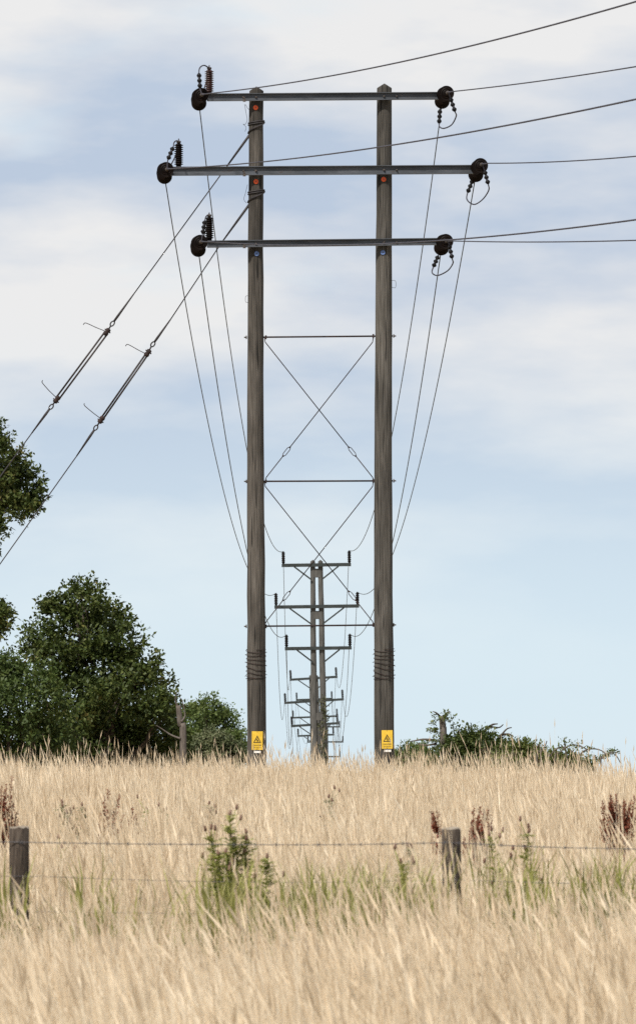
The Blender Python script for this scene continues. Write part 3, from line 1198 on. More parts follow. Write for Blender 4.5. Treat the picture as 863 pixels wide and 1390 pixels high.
def foliage(clumps, seed, leaf, per, spray=.22, leaves_per=11, fill=.45):
    """clumps: list of (centre, rx, ry, rz). Leafy twigs pointing outwards, thick at the rim, gaps between clumps"""
    rs = np.random.RandomState(seed)
    V, Fc, off = [], [], 0
    for (c, rx, ry, rz) in clumps:
        area = (rx * rz + rx * ry + ry * rz) / 3.0 * 4 * math.pi
        ns = max(12, int(area * per))
        d = unit(rs.normal(size=(ns, 3)))
        # lumpy rim: sub-lobes
        lob = unit(rs.normal(size=(9, 3)))
        la = rs.uniform(-.16, .22, 9)
        bump = ((np.clip(d @ lob.T, 0, 1) ** 6) * la).sum(1)
        r = (fill + (1 - fill) * rs.uniform(0, 1, ns) ** .45) * (1 + bump)
        r = r * np.where(rs.uniform(size=ns) < .07, 1.12, 1.0)
        base = np.array(c) + d * np.stack([rx * r, ry * r, rz * r], 1)
        tw = unit(d * np.array([1, 1, .75]) + np.array([0, 0, .35]) + rs.normal(0, .45, (ns, 3)))
        k = leaves_per
        tpos = rs.uniform(-.3, 1.0, (ns, k))
        pos = base[:, None, :] + tw[:, None, :] * (tpos[..., None] * spray) + rs.normal(0, spray * .16, (ns, k, 3))
        tang = unit(tw[:, None, :] * .6 + rs.normal(0, .75, (ns, k, 3)))
        nrm = unit(np.array([0, 0, .75]) + d[:, None, :] * .35 + rs.normal(0, .55, (ns, k, 3)))
        nrm = unit(nrm - tang * (nrm * tang).sum(-1, keepdims=True))
        ln = leaf * rs.uniform(.65, 1.25, ns * k)
        v, f = leaf_arrays(pos.reshape(-1, 3), nrm.reshape(-1, 3), tang.reshape(-1, 3), ln, ln * rs.uniform(.5, .68, ns * k))
        V.append(v)
        Fc.append(f + off)
        off += len(v)
    return np.concatenate(V), np.concatenate(Fc)


def limb_path(p0, p1, rnd, droop=.12, n=6):
    out = []
    L = (p1 - p0).length
    for i in range(n + 1):
        t = i / n
        q = p0.lerp(p1, t)
        q += Vector((rnd.uniform(-1, 1), rnd.uniform(-1, 1), rnd.uniform(-.5, .5))) * L * .045 * (1 if 0 < i < n else 0)
        q.z += droop * L * math.sin(t * math.pi) * .5
        out.append(q)
    return out


def tree(name, label, cat, base_px, D, clumps_px, mat, leaf=.085, per=24, seed=1, trunk_r=.14, group=None, dx=0, dy=0, depth=.9, twigs=2, spray=.22, leaves_per=11, fill=.45, fork=.25):
    rnd = random.Random(seed)
    S = sc(D)
    bp = gp(base_px, D, -.1)
    root = empty(name, bp)
    cl = []
    for (px, py, r, *more) in clumps_px:
        rz = (more[0] if more else r * .85)
        dd = more[1] if len(more) > 1 else rnd.uniform(-1, 1) * depth
        c = at(px + dx, py + dy, D + dd)
        cl.append((c, r * S, r * S * 1.05, rz * S))
    sub = []
    for (c, rx, ry, rz) in cl:
        for k in range(9):
            w = Vector((rnd.gauss(0, 1), rnd.gauss(0, 1) - .3, rnd.gauss(0, 1) + .35)).normalized()
            q = rnd.uniform(.20, .46)
            sub.append((c + Vector((w.x * rx, w.y * ry, w.z * rz)) * rnd.uniform(.80, 1.12), rx * q, ry * q, rz * q * .8))
    v, f = foliage(cl, seed, leaf, per * .38, spray, leaves_per, fill)
    v2, f2 = foliage(sub, seed + 500, leaf, per * .52, spray * .95, leaves_per, .15)
    f = np.concatenate([f, f2 + len(v)])
    v = np.concatenate([v, v2])
    link_mesh('crown', mesh_np('crown', v, f, mat), root)
    b = MB()
    top = max(c[0].z for c in cl)
    cen = sum((c[0] for c in cl), Vector()) / len(cl)
    hub = bp.lerp(Vector((cen.x, cen.y, bp.z + (cen.z - bp.z) * .9)), 1.0)
    hub = Vector((bp.x * .5 + cen.x * .5, bp.y * .5 + cen.y * .5, bp.z + (cen.z - bp.z) * fork + .2))
    b.tube([bp - Vector((0, 0, .2)), bp.lerp(hub, .35) + Vector((rnd.uniform(-.05, .05), 0, 0)), hub], [trunk_r * 1.3, trunk_r, trunk_r * .8], 9)
    for (c, rx, ry, rz) in cl:
        pth = limb_path(hub, Vector(c), rnd)
        L = len(pth)
        b.tube(pth, [trunk_r * (.62 * (1 - i / (L - 1)) + .09) for i in range(L)], 6)
        for k in range(twigs):
            e = Vector(c) + Vector((rnd.uniform(-1, 1) * rx, rnd.uniform(-1, 1) * ry, rnd.uniform(0, 1) * rz)) * .7
            q = pth[rnd.randint(3, L - 1)]
            pt2 = limb_path(q, e, rnd, .05, 4)
            b.tube(pt2, [trunk_r * (.16 * (1 - i / 4) + .035) for i in range(5)], 4)
    b.build('trunk', M['bark'], root, smooth=True)
    tag(root, label, cat, group)
    return root


tree('broadleaf_tree', 'dense dark green tree with a pointed crown behind the grass crest', 'tree', 118, 150,
     [(112, 812, 27, 27), (82, 832, 26, 22), (142, 832, 25, 24), (56, 860, 25, 22), (110, 856, 40, 34), (165, 866, 28, 24), (72, 885, 30, 20),
      (130, 895, 42, 30), (182, 902, 34, 26), (205, 935, 34, 28), (160, 940, 44, 34), (105, 948, 48, 34), (222, 965, 26, 24), (205, 990, 40, 34),
      (145, 995, 56, 40), (80, 1000, 50, 38), (115, 1035, 62, 38), (195, 1030, 46, 38), (60, 1030, 50, 36), (150, 1015, 60, 34, .9), (225, 1020, 30, 30), (95, 1020, 50, 34, 1.0)],
     M['oak'], leaf=.092, per=62, seed=11, trunk_r=.16, group='trees behind the grass crest', dy=9, depth=.8, fork=.4)
tree('shrub_tree', 'low spreading dark tree beside the pointed one, under the overhanging branches', 'tree', 5, 146,
     [(38, 925, 32, 26), (8, 918, 28, 26), (-25, 925, 36, 32), (55, 955, 34, 28), (15, 965, 42, 32), (-30, 975, 48, 36), (30, 1005, 50, 34),
      (-20, 1015, 55, 36), (70, 1015, 34, 28), (-75, 960, 50, 40), (-80, 1010, 50, 40)],
     M['darkleaf'], leaf=.085, per=58, seed=12, trunk_r=.12, group='trees behind the grass crest', depth=.7)
tree('tall_tree', 'tall tree whose leafy branches overhang behind the guy wires', 'tree', -190, 165,
     [(-12, 598, 24, 20), (12, 628, 30, 22), (38, 652, 23, 20), (10, 664, 32, 20), (28, 690, 24, 14), (-12, 640, 40, 30), (-8, 582, 14, 12), (-4, 712, 18, 14), (48, 683, 12, 9),
      (-8, 742, 13, 12), (-14, 822, 22, 18), (6, 838, 13, 12), (-4, 858, 14, 10), (-62, 790, 26, 26), (-60, 600, 60, 50), (-70, 690, 60, 50),
      (-140, 560, 80, 60), (-150, 660, 90, 70), (-220, 560, 90, 70), (-240, 680, 100, 80), (-190, 470, 80, 60), (-130, 780, 80, 60), (-80, 850, 50, 40), (-250, 800, 90, 70)],
     M['oak'], leaf=.095, per=36, seed=13, trunk_r=.20, group='trees behind the grass crest', dx=-8, dy=2, depth=.8, fork=1.15)
tree('broadleaf_tree', 'lighter mid green tree farther off beside the twin pole frame', 'tree', 285, 232,
     [(282, 962, 20, 18), (262, 972, 16, 16), (305, 972, 15, 14), (295, 990, 26, 20), (262, 1000, 26, 22), (318, 1002, 14, 13), (285, 1020, 42, 26), (325, 1022, 18, 16), (240, 1015, 24, 20)],
     M['farleaf'], leaf=.10, per=48, seed=14, trunk_r=.14, group='trees behind the grass crest', dy=8, depth=.8, spray=.3)
tree('hawthorn_bush', 'pale flecked bush standing in front of the lighter tree', 'bush', 292, 156,
     [(283, 1005, 14, 12), (300, 1010, 15, 13), (272, 1018, 14, 12), (315, 1020, 13, 11), (292, 1028, 26, 18), (325, 1030, 10, 9)],
     M['paleleaf'], leaf=.065, per=110, seed=15, trunk_r=.05, depth=.3, spray=.14)
tree('hedge_bush', 'rounded green hedge bush beside the ivy-headed stump', 'bush', 645, 150,
     [(625, 1000, 17, 13), (646, 1000, 18, 13), (640, 1015, 30, 18), (672, 1014, 20, 11), (612, 1018, 24, 16), (690, 1018, 16, 11), (665, 1028, 32, 18), (620, 1035, 30, 18)],
     M['oak'], leaf=.066, per=135, seed=16, trunk_r=.06, dy=10, depth=.35, spray=.24, group='hedge bushes behind the crest')
tree('hedge_bush', 'low yellowish hedge bush trailing off into the brambles', 'bush', 722, 149,
     [(700, 1018, 15, 12), (716, 1021, 15, 11), (735, 1025, 16, 11), (752, 1029, 14, 9), (772, 1033, 13, 8), (792, 1037, 12, 7), (722, 1034, 26, 12), (690, 1034, 20, 14)],
     M['hedgeleaf'], leaf=.066, per=120, seed=17, trunk_r=.04, dy=8, depth=.3, spray=.22, group='hedge bushes behind the crest')
tree('hedge_bush', 'small bright green bush at the foot of the twin pole frame', 'bush', 556, 155,
     [(552, 1024, 13, 11), (568, 1022, 12, 11), (540, 1028, 10, 9), (560, 1034, 20, 12), (582, 1030, 12, 11)],
     M['farleaf'], leaf=.064, per=120, seed=18, trunk_r=.035, dy=4, depth=.3, spray=.15, group='hedge bushes behind the crest')


def stump(name, label, px, D, ybot_px, path, radii, heads, mat, leaf, seed, per=60, branches=(), leafname='ivy'):
    bp = gp(px, D, -.1)
    root = empty(name, bp)
    b = MB()
    pts = [bp] + [at(x, y, D) for (x, y) in path]
    b.tube(smooth_path(pts, 5), [radii[0] + (radii[1] - radii[0]) * i / (5 * (len(pts) - 1)) for i in range(5 * (len(pts) - 1) + 1)], 9)
    rnd = random.Random(seed)
    for br in branches:
        bb = [at(x, y, D + rnd.uniform(-.1, .1)) for (x, y) in br]
        sp = smooth_path(bb, 4)
        b.tube(sp, [radii[1] * .45 * (1 - .75 * i / (len(sp) - 1)) for i in range(len(sp))], 5)
    b.build('trunk', M['deadwood'], root, smooth=True)
    if heads:
        S = sc(D)
        cl = [(at(x, y, D), r * S, r * S, rz * S) for (x, y, r, rz) in heads]
        v, f = foliage(cl, seed, leaf, per, .10, 9, .2)
        link_mesh(leafname, mesh_np(leafname, v, f, mat), root)
    tag(root, label, 'tree stump', 'dead stumps behind the crest')
    return root


stump('dead_stump', 'bare grey dead trunk between the dark tree and the lighter tree', 247, 148, 1040, [(248.5, 1005), (245, 985), (242, 958)], (.075, .05),
      [], None, .05, 21,
      branches=[[(246, 980), (251, 972), (249, 958), (246, 948)], [(245, 1003), (232, 998), (220, 990), (212, 985)], [(242, 962), (238, 950), (240, 940)]])
stump('ivy_stump', 'dead stump with a tuft of ivy leaves on its head beside the hedge bush', 601, 150, 1040, [(601.5, 1010), (601, 990), (599.5, 972)], (.075, .06),
      [(599, 973, 9, 6), (590, 985, 7, 7), (608, 980, 7, 7), (588, 1000, 7, 9), (594, 1012, 9, 8)], M['hedgeleaf'], .055, 22, per=80,
      branches=[[(599, 975), (592, 968), (587, 966)], [(600, 976), (606, 968), (612, 967)], [(590, 1005), (574, 1004), (562, 1006), (556, 1007)], [(592, 1010), (578, 1012), (566, 1010)]])

# bare twisted branches of a dead shrub above the hedge
ds_ = empty('dead_shrub', gp(672, 151, 0))
rnd = random.Random(5)
for path in ([(648, 1040), (650, 1008), (656, 994), (664, 987), (676, 988), (682, 984)], [(664, 988), (668, 984), (676, 983)], [(640, 1040), (643, 1005), (640, 992), (634, 984)],
             [(672, 1040), (674, 1010), (680, 998), (688, 990), (694, 988)], [(680, 998), (690, 997), (696, 1000)], [(662, 1035), (660, 1002), (668, 996), (676, 999), (684, 996)]):
    b = MB()
    pp = smooth_path([at(x + rnd.uniform(-.8, .8), y, 151 + rnd.uniform(-.15, .15)) for (x, y) in path], 4)
    b.tube(pp, [.030 * (1 - .66 * i / (len(pp) - 1)) for i in range(len(pp))], 5)
    b.build('branch', M['bark'], ds_, smooth=True)
tag(ds_, 'bare twisted branches of a dead shrub poking above the hedge bush', 'shrub')

# arching brambles
for (idx, arcs, lab) in ((0, [[(745, 1045), (748, 1025), (757, 1016), (768, 1015), (778, 1022), (786, 1034)], [(752, 1045), (760, 1022), (772, 1013), (784, 1012), (798, 1018)]],
                          'arching bramble stems with few leaves close to the hedge'),
                         (1, [[(785, 1048), (786, 1028), (794, 1019), (808, 1017), (820, 1022), (826, 1034)], [(806, 1046), (812, 1032), (822, 1026), (834, 1024), (842, 1036)],
                              [(815, 1046), (818, 1030), (828, 1022), (838, 1022)]], 'outermost bare bramble stems curling over the crest'),
                         (2, [[(770, 1046), (768, 1025), (766.5, 1012), (765.5, 1002)]], 'single upright dry seed stalk among the brambles'),
                         (3, [[(728, 1040), (734, 1022), (740, 1012), (742, 1006)], [(734, 1030), (726, 1018), (722, 1012)]], 'short dry forked stalk in front of the brambles')):
    br = empty('bramble' if idx < 2 else 'dry_stalk', gp(arcs[0][0][0], 147, 0))
    cl = []
    for path in arcs:
        b = MB()
        dq = 147 + rnd.uniform(-.3, .3)
        first = gp(path[0][0], dq, -.05)
        pp = smooth_path([first] + [at(x, y, dq) for (x, y) in path], 5)
        b.tube(pp, [.019 * (1 - .5 * i / (len(pp) - 1)) for i in range(len(pp))], 5)
        b.build('stem', M['deadwood'], br, smooth=True)
        for q in pp[6::3]:
            if rnd.random() < (.5 if idx < 2 else .15):
                cl.append((q, .07, .07, .05))
    if cl:
        v, f = foliage(cl, 31 + idx, .05, 14, .06, 2, .2)
        link_mesh('leaves', mesh_np('leaves', v, f, M['hedgeleaf']), br)
    tag(br, lab, 'bramble' if idx < 2 else 'dry stalk')

# ivy climbing the foot of the second pole pair
iv = []
tR, xbR = poles2[1]
for k in range(26):
    z = 4.6 + 4.6 * (k / 26.0) ** 1.1
    t = (tR.z - z) / (tR.z - 1.9)
    x = tR.x + (xbR - tR.x) * t
    w = .16 * (1 - k / 34.0)
    iv.append((Vector((x + random.Random(k).uniform(-.06, .06), 227.86, z)), w, .10, .14))
for k in range(8):
    iv.append((Vector((poles2[0][1] + .12, 227.85, 5.0 + k * .28)), .10, .08, .14))
v, f = foliage(iv, 41, .06, 60, .08, 6, .3)
ivo = link_mesh('ivy', mesh_np('ivy', v, f, M['ivy']))
tag(ivo, 'brownish ivy climbing the foot of the first line pole', 'ivy')


# ------------------------------------------------------------------ tall dry grass (one mass)
def grass_tuft(seed, n, hmean, hsd, spread, head_p, blades, green, lean):
    rs = random.Random(seed)
    V, Fs, MI = [], [], []

    def ribbon(pts, ws, side, mi):
        b0 = len(V)
        for p, w in zip(pts, ws):
            V.append(p - side * w * .5)
            V.append(p + side * w * .5)
        for i in range(len(pts) - 1):
            Fs.append((b0 + 2 * i, b0 + 2 * i + 1, b0 + 2 * i + 3, b0 + 2 * i + 2))
            MI.append(mi)

    for k in range(n):
        a = rs.uniform(0, 2 * math.pi)
        r = spread * math.sqrt(rs.random())
        p = Vector((r * math.cos(a), r * math.sin(a), -.04))
        h = max(.3, rs.gauss(hmean, hsd))
        ln = Vector((rs.gauss(lean, .10), rs.gauss(0, .10), 0)) * h
        bend = Vector((rs.gauss(lean * .8, .09), rs.gauss(0, .09), 0)) * h
        pts = []
        for t in (0, .34, .66, 1.0):
            q = p + Vector((0, 0, h * t)) + ln * t + bend * t * t
            q.z -= .25 * (bend.length) * t * t
            pts.append(q)
        an = rs.uniform(0, math.pi)
        side = Vector((math.cos(an), math.sin(an), 0))
        w = rs.uniform(.0022, .0040)
        ribbon(pts, (w, w * .95, w * .8, w * .5), side, 0)
        if rs.random() < head_p:
            d = (pts[3] - pts[2]).normalized()
            hl = rs.uniform(.10, .24)
            hw = rs.uniform(.006, .013)
            tip = pts[3] + d * .02
            bs = tip - d * hl
            m1 = bs + d * hl * .38
            side2 = Vector((-side.y, side.x, 0))
            for s_ in (side, side2):
                b0 = len(V)
                V.extend([bs, m1 + s_ * hw * .5, tip, m1 - s_ * hw * .5])
                Fs.append((b0, b0 + 1, b0 + 2, b0 + 3))
                MI.append(1)
    for k in range(blades):
        a = rs.uniform(0, 2 * math.pi)
        r = spread * math.sqrt(rs.random()) * 1.1
        p = Vector((r * math.cos(a), r * math.sin(a), -.04))
        h = rs.uniform(.28, .70) * hmean
        da = rs.uniform(0, 2 * math.pi)
        out = Vector((math.cos(da), math.sin(da), 0)) * rs.uniform(.08, .34) + Vector((lean * .5, 0, 0))
        pts = [p, p + out * .25 + Vector((0, 0, h * .55)), p + out * .65 + Vector((0, 0, h * .9)), p + out * 1.15 + Vector((0, 0, h * rs.uniform(.75, 1.05)))]
        side = Vector((-math.sin(da), math.cos(da), 0))
        w = rs.uniform(.004, .0075)
        ribbon(pts, (w, w, w * .8, w * .15), side, 3 if rs.random() < green else 2)
    me = bpy.data.meshes.new('grass_tuft')
    me.from_pydata([tuple(v_) for v_ in V], [], Fs)
    for m in (M['straw'], M['seed'], M['blade'], M['olive']):
        me.materials.append(m)
    me.polygons.foreach_set('material_index', MI)
    me.update()
    return me


def scatter(name, meshes, P, ROT, SCL, IDX, label, kind='stuff'):
    """one object: points carrying tufts through geometry nodes"""
    src = bpy.data.collections.new(name + '_source')
    for i, me in enumerate(meshes):
        o = bpy.data.objects.new('%s_piece_%02d' % (name, i), me)
        src.objects.link(o)
    me = bpy.data.meshes.new(name)
    me.vertices.add(len(P))
    me.vertices.foreach_set('co', np.ascontiguousarray(P, dtype=np.float32).ravel())
    a = me.attributes.new('rot', 'FLOAT_VECTOR', 'POINT')
    a.data.foreach_set('vector', np.ascontiguousarray(ROT, dtype=np.float32).ravel())
    a = me.attributes.new('scl', 'FLOAT_VECTOR', 'POINT')
    a.data.foreach_set('vector', np.ascontiguousarray(SCL, dtype=np.float32).ravel())
    a = me.attributes.new('idx', 'INT', 'POINT')
    a.data.foreach_set('value', np.ascontiguousarray(IDX, dtype=np.int32))
    me.update()
    ob = bpy.data.objects.new(name, me)
    COL.objects.link(ob)
    ng = bpy.data.node_groups.new(name + '_nodes', 'GeometryNodeTree')
    ng.interface.new_socket('Geometry', in_out='INPUT', socket_type='NodeSocketGeometry')
    ng.interface.new_socket('Geometry', in_out='OUTPUT', socket_type='NodeSocketGeometry')
    gi = ng.nodes.new('NodeGroupInput')
    gout = ng.nodes.new('NodeGroupOutput')
    ci = ng.nodes.new('GeometryNodeCollectionInfo')
    ci.inputs['Collection'].default_value = src
    ci.inputs['Separate Children'].default_value = True
    ci.inputs['Reset Children'].default_value = True
    iop = ng.nodes.new('GeometryNodeInstanceOnPoints')
    iop.inputs['Pick Instance'].default_value = True

    def named(nm, dt):
        n_ = ng.nodes.new('GeometryNodeInputNamedAttribute')
        n_.data_type = dt
        n_.inputs['Name'].default_value = nm
        return [s for s in n_.outputs if s.enabled and s.name == 'Attribute'][0]

    ng.links.new(gi.outputs[0], iop.inputs['Points'])
    ng.links.new(ci.outputs[0], iop.inputs['Instance'])
    ng.links.new(named('idx', 'INT'), iop.inputs['Instance Index'])
    e2r = ng.nodes.new('FunctionNodeEulerToRotation')
    ng.links.new(named('rot', 'FLOAT_VECTOR'), e2r.inputs[0])
    ng.links.new(e2r.outputs[0], iop.inputs['Rotation'])
    ng.links.new(named('scl', 'FLOAT_VECTOR'), iop.inputs['Scale'])
    ng.links.new(iop.outputs[0], gout.inputs[0])
    md = ob.modifiers.new('scatter', 'NODES')
    md.node_group = ng
    tag(ob, label, None, None, kind)
    return ob


rs = np.random.RandomState(7)


def strip(d0, d1, hw0, hw1, dens):
    area = (d1 - d0) * (hw0 + hw1)
    n = int(area * dens)
    d = rs.uniform(d0, d1, n)
    hw = hw0 + (hw1 - hw0) * (d - d0) / (d1 - d0)
    x = rs.uniform(-1, 1, n) * hw
    return np.stack([x, d], 1)


PT = np.concatenate([
    strip(19, 45, 4.0, 5.2, 20),
    strip(45, 80, 5.2, 7.5, 22),
    strip(80, 118, 7.5, 9.5, 20),
    strip(118, 150, 9.5, 11, 4),
])
for s_ in (-1, 1):      # the meadow goes on sideways, thinner where the picture does not look
    d = rs.uniform(19, 118, 2600)
    hw = np.interp(d, [19, 45, 80, 118], [4, 5.2, 7.5, 9.5])
    PT = np.concatenate([PT, np.stack([s_ * (hw + rs.uniform(0, 1, 2600) ** 1.3 * 12), d], 1)])
def thin(px, d, hw, front, keep):
    """fewer dry stems where green plants grow"""
    global PT
    x = (px - 431.5) * d / F
    m_ = (np.abs(PT[:, 0] - x) < hw) & (PT[:, 1] > d - front) & (PT[:, 1] < d + .4) & (rs.uniform(size=len(PT)) > keep)
    PT = PT[~m_]


thin(315, 40.6, .22, 5.5, .30)
for (px_, hw_) in ((435, .18), (525, .17), (690, .16), (815, .2), (345, .14)):
    thin(px_, 39.6, hw_ * 1.15, 3.4, .30)
for (px_, d_) in ((8, 52), (132, 54), (637, 50), (838, 52), (88, 57), (680, 43), (708, 43), (447, 58)):
    thin(px_, d_, .2, 3.5, .45)
xr = (612 - 431.5) * 38.9 / F
PT = np.concatenate([PT, np.stack([xr + rs.normal(0, .08, 26), rs.uniform(38.2, 39.75, 26)], 1)])
N = len(PT)
gzv = gz(PT[:, 0], PT[:, 1])


def vnoise(x, y, s):
    return np.array([noise.noise(Vector((a * s, b * s, 3.7))) for a, b in zip(x, y)])


hn = vnoise(PT[:, 0], PT[:, 1], .35)
gn = vnoise(PT[:, 0] + 40, PT[:, 1], .5)
near = np.clip((50 - PT[:, 1]) / 20, 0, 1)
hn2 = vnoise(PT[:, 0] - 20, PT[:, 1] * .5, 1.6)
ROT = np.stack([rs.normal(0, .07, N), rs.normal(-.02, .07, N) - .20 * near * (1 + .6 * hn), rs.uniform(-.7, .7, N)], 1)
sc_h = np.clip(1.0 + .22 * hn + .22 * hn2 * (.45 + .55 * near) + rs.normal(0, .09, N), .6, 1.35)
SCL = np.stack([rs.uniform(.9, 1.2, N), rs.uniform(.9, 1.2, N), sc_h], 1)
IDX = rs.randint(0, 5, N)
greenish = rs.uniform(size=N) < np.where(gn > .18, .55, .12) * np.clip((72 - PT[:, 1]) / 24, 0, 1)
IDX = np.where(greenish, 5 + rs.randint(0, 2, N), IDX)
tufts = [grass_tuft(100 + i, 58, .68, .13, .24, .62, 26, .14, -.03) for i in range(5)]
tufts += [grass_tuft(200 + i, 26, .62, .11, .21, .6, 42, .62, -.03) for i in range(2)]
tufts += [grass_tuft(400 + i, 9, .93, .10, .24, 1.0, 0, 0, -.03) for i in range(3)]
tall = rs.uniform(size=N) < np.where(PT[:, 1] < 46, .26, .16)
IDX = np.where(tall, 7 + rs.randint(0, 3, N), IDX)
IDX[-26:] = np.where(np.arange(26) % 2 == 0, 7 + rs.randint(0, 3, 26), IDX[-26:])
SCL[-26:, 2] = rs.uniform(.85, 1.12, 26)
scatter('dry_grass', tufts, np.stack([PT[:, 0], PT[:, 1], gzv], 1), ROT, SCL, IDX, 'tall bleached dry grass covering the rising meadow')

# green grass growing through the dry stand along the fence
GP, GR, GS = [], [], []
for (px, d, n, w) in ((425, 39.4, 40, .16), (455, 38.8, 26, .15), (510, 39.2, 34, .15), (540, 39, 26, .14), (345, 39.2, 26, .16), (285, 39.0, 14, .10), (690, 41, 24, .16), (725, 40.5, 12, .12),
                      (800, 39.6, 24, .15), (835, 39.4, 14, .13), (125, 39.2, 10, .14), (170, 39.0, 7, .14), (2, 39.5, 10, .12), (590, 39.0, 8, .12)):
    for k in range(n):
        x = (px - 431.5) * d / F + rs.normal(0, w * .5)
        y = d + rs.normal(0, w * .8)
        GP.append((x, y, float(gz(x, y))))
        GR.append((rs.normal(0, .08), rs.normal(-.15, .1), rs.uniform(0, 6.28)))
        s_ = rs.uniform(.8, 1.15)
        GS.append((s_ * 1.0, s_ * 1.0, s_ * 1.10))


def green_tuft(seed):
    rq = random.Random(seed)
    b = MB()
    for k in range(20):
        a = rq.uniform(0, 6.28)
        p = Vector((rq.uniform(-.05, .05), rq.uniform(-.05, .05), -.03))
        out = Vector((math.cos(a), math.sin(a), 0)) * rq.uniform(.05, .20)
        h = rq.uniform(.45, .88)
        side = Vector((-math.sin(a), math.cos(a), 0)) * rq.uniform(.003, .0055)
        pts = [p, p + out * .2 + Vector((0, 0, h * .5)), p + out * .6 + Vector((0, 0, h * .88)), p + out * 1.2 + Vector((0, 0, h))]
        vs_ = []
        for q, w in zip(pts, (1, 1, .8, .1)):
            vs_ += [q - side * w, q + side * w]
        b.add(vs_, [(0, 1, 3, 2), (2, 3, 5, 4), (4, 5, 7, 6)])
    return b.mesh('green_tuft', M['olive'])


scatter('green_grass', [green_tuft(300 + i) for i in range(3)], np.array(GP), np.array(GR), np.array(GS), rs.randint(0, 3, len(GP)),
        'fresh olive green grass growing through the dry stand along the fence')


# ------------------------------------------------------------------ wire fence
DF = 40.0
SF = sc(DF)
fence = empty('wire_fence', gp(320, DF))
tag(fence, 'post and wire fence crossing the tall grass, with weathered wooden posts', 'fence')


def fence_post(px, ytop, wpx, lean, seed, taper=1.0):
    rq = random.Random(seed)
    b = MB()
    top = at(px, ytop, DF)
    zb = float(gz(top.x, DF)) - .3
    n = 16
    pts, rr = [], []
    for i in range(9):
        t = i / 8
        pts.append((top.x + lean * (1 - t), DF, zb + (top.z - zb) * t))
        rr.append(wpx * .5 * SF * (taper + (1 - taper) * t) * (1 + .015 * math.sin(7 * t + seed)))
    b.tube(pts, rr, n, cap=False)
    # flutes and chips
    v_ = [list(q) for q in b.v]
    for k in range(len(v_)):
        j = k % n
        i = k // n
        dx, dy = v_[k][0] - pts[i][0], v_[k][1] - pts[i][1]
        q = 1 + .05 * math.sin(j * 2.3 + seed) + rq.uniform(-.015, .015)
        v_[k][0] = pts[i][0] + dx * q
        v_[k][1] = pts[i][1] + dy * q
        if i == 8:
            v_[k][2] += rq.uniform(-.006, .006)
    b.v = [tuple(q) for q in v_]
    base = len(b.v)
    ring = b.v[-n:]
    inner = [(top.x + (q[0] - top.x) * .86, DF + (q[1] - DF) * .86, q[2] + .007) for q in ring]
    b.v.extend(inner)
    for j in range(n):
        b.f.append((base - n + j, base - n + (j + 1) % n, base + (j + 1) % n, base + j))
        b.m.append(1)
    b.f.append(tuple(base + j for j in range(n)))
    b.m.append(1)
    o = b.build('fence_post', [M['post'], M['endgrain']], fence, smooth=False)
    o.data.polygons.foreach_set('use_smooth', [m_ == 0 for m_ in b.m])
    return top


post_px = [(26, 1124.5, 27.5, 0.005, 1, .98), (612, 1126, 27, .02, 2, .84), (-560, 1122, 27, 0, 3, 1.0), (1198, 1130, 27, 0, 4, 1.0)]
for a in post_px:
    fence_post(*a)
wires = [  # photograph points of each strand
    ([(-560, 1140), (-260, 1145), (12, 1143.5), (26, 1143.8), (170, 1146), (330, 1147), (470, 1147), (600, 1144.5), (612, 1144.5), (730, 1150), (863, 1153), (1050, 1155), (1198, 1152)], True),
    ([(-560, 1186), (-260, 1192), (26, 1190), (150, 1194), (290, 1197.5), (420, 1198.5), (560, 1196), (612, 1195), (740, 1199), (863, 1201), (1198, 1200)], False),
    ([(-560, 1232), (-260, 1240), (26, 1238), (180, 1240), (320, 1241), (612, 1240), (740, 1243), (863, 1244), (1198, 1242)], False)]
for (pth, barbed) in wires:
    b = MB()
    pts = smooth_path([at(x, y, DF - 14.5 * SF) for (x, y) in pth], 10)
    b.tube(pts, .0021 if barbed else .0014, 5)
    st = b.build('wire_strand', M['fwire'], fence, smooth=True)
    if barbed:
        acc = 0.0
        nxt = .05
        bm = MB()
        for i in range(len(pts) - 1):
            seg = (pts[i + 1] - pts[i]).length
            while nxt < acc + seg:
                q = pts[i].lerp(pts[i + 1], (nxt - acc) / seg)
                for s_ in (-1, 1):
                    bm.tube([q + Vector((-.006, 0, -.010 * s_)), q + Vector((.006, -.004, .010 * s_))], .0013, 4)
                nxt += .11
            acc += seg
        bo = bm.build('barbs', M['fwire'], st)
        bo['kind'] = 'stuff'
    for (px, *_r) in post_px:
        y = np.interp(px, [p[0] for p in pth], [p[1] for p in pth])
        q = at(px, y, DF - 14.9 * SF)
        sb = MB()
        sb.tube([q + Vector((-.004, .012, .008)), q + Vector((-.004, -.002, .006)), q + Vector((.004, -.002, -.006)), q + Vector((.004, .012, -.008))], .0018, 4)
        sb.build('staple', M['bolt'], st)


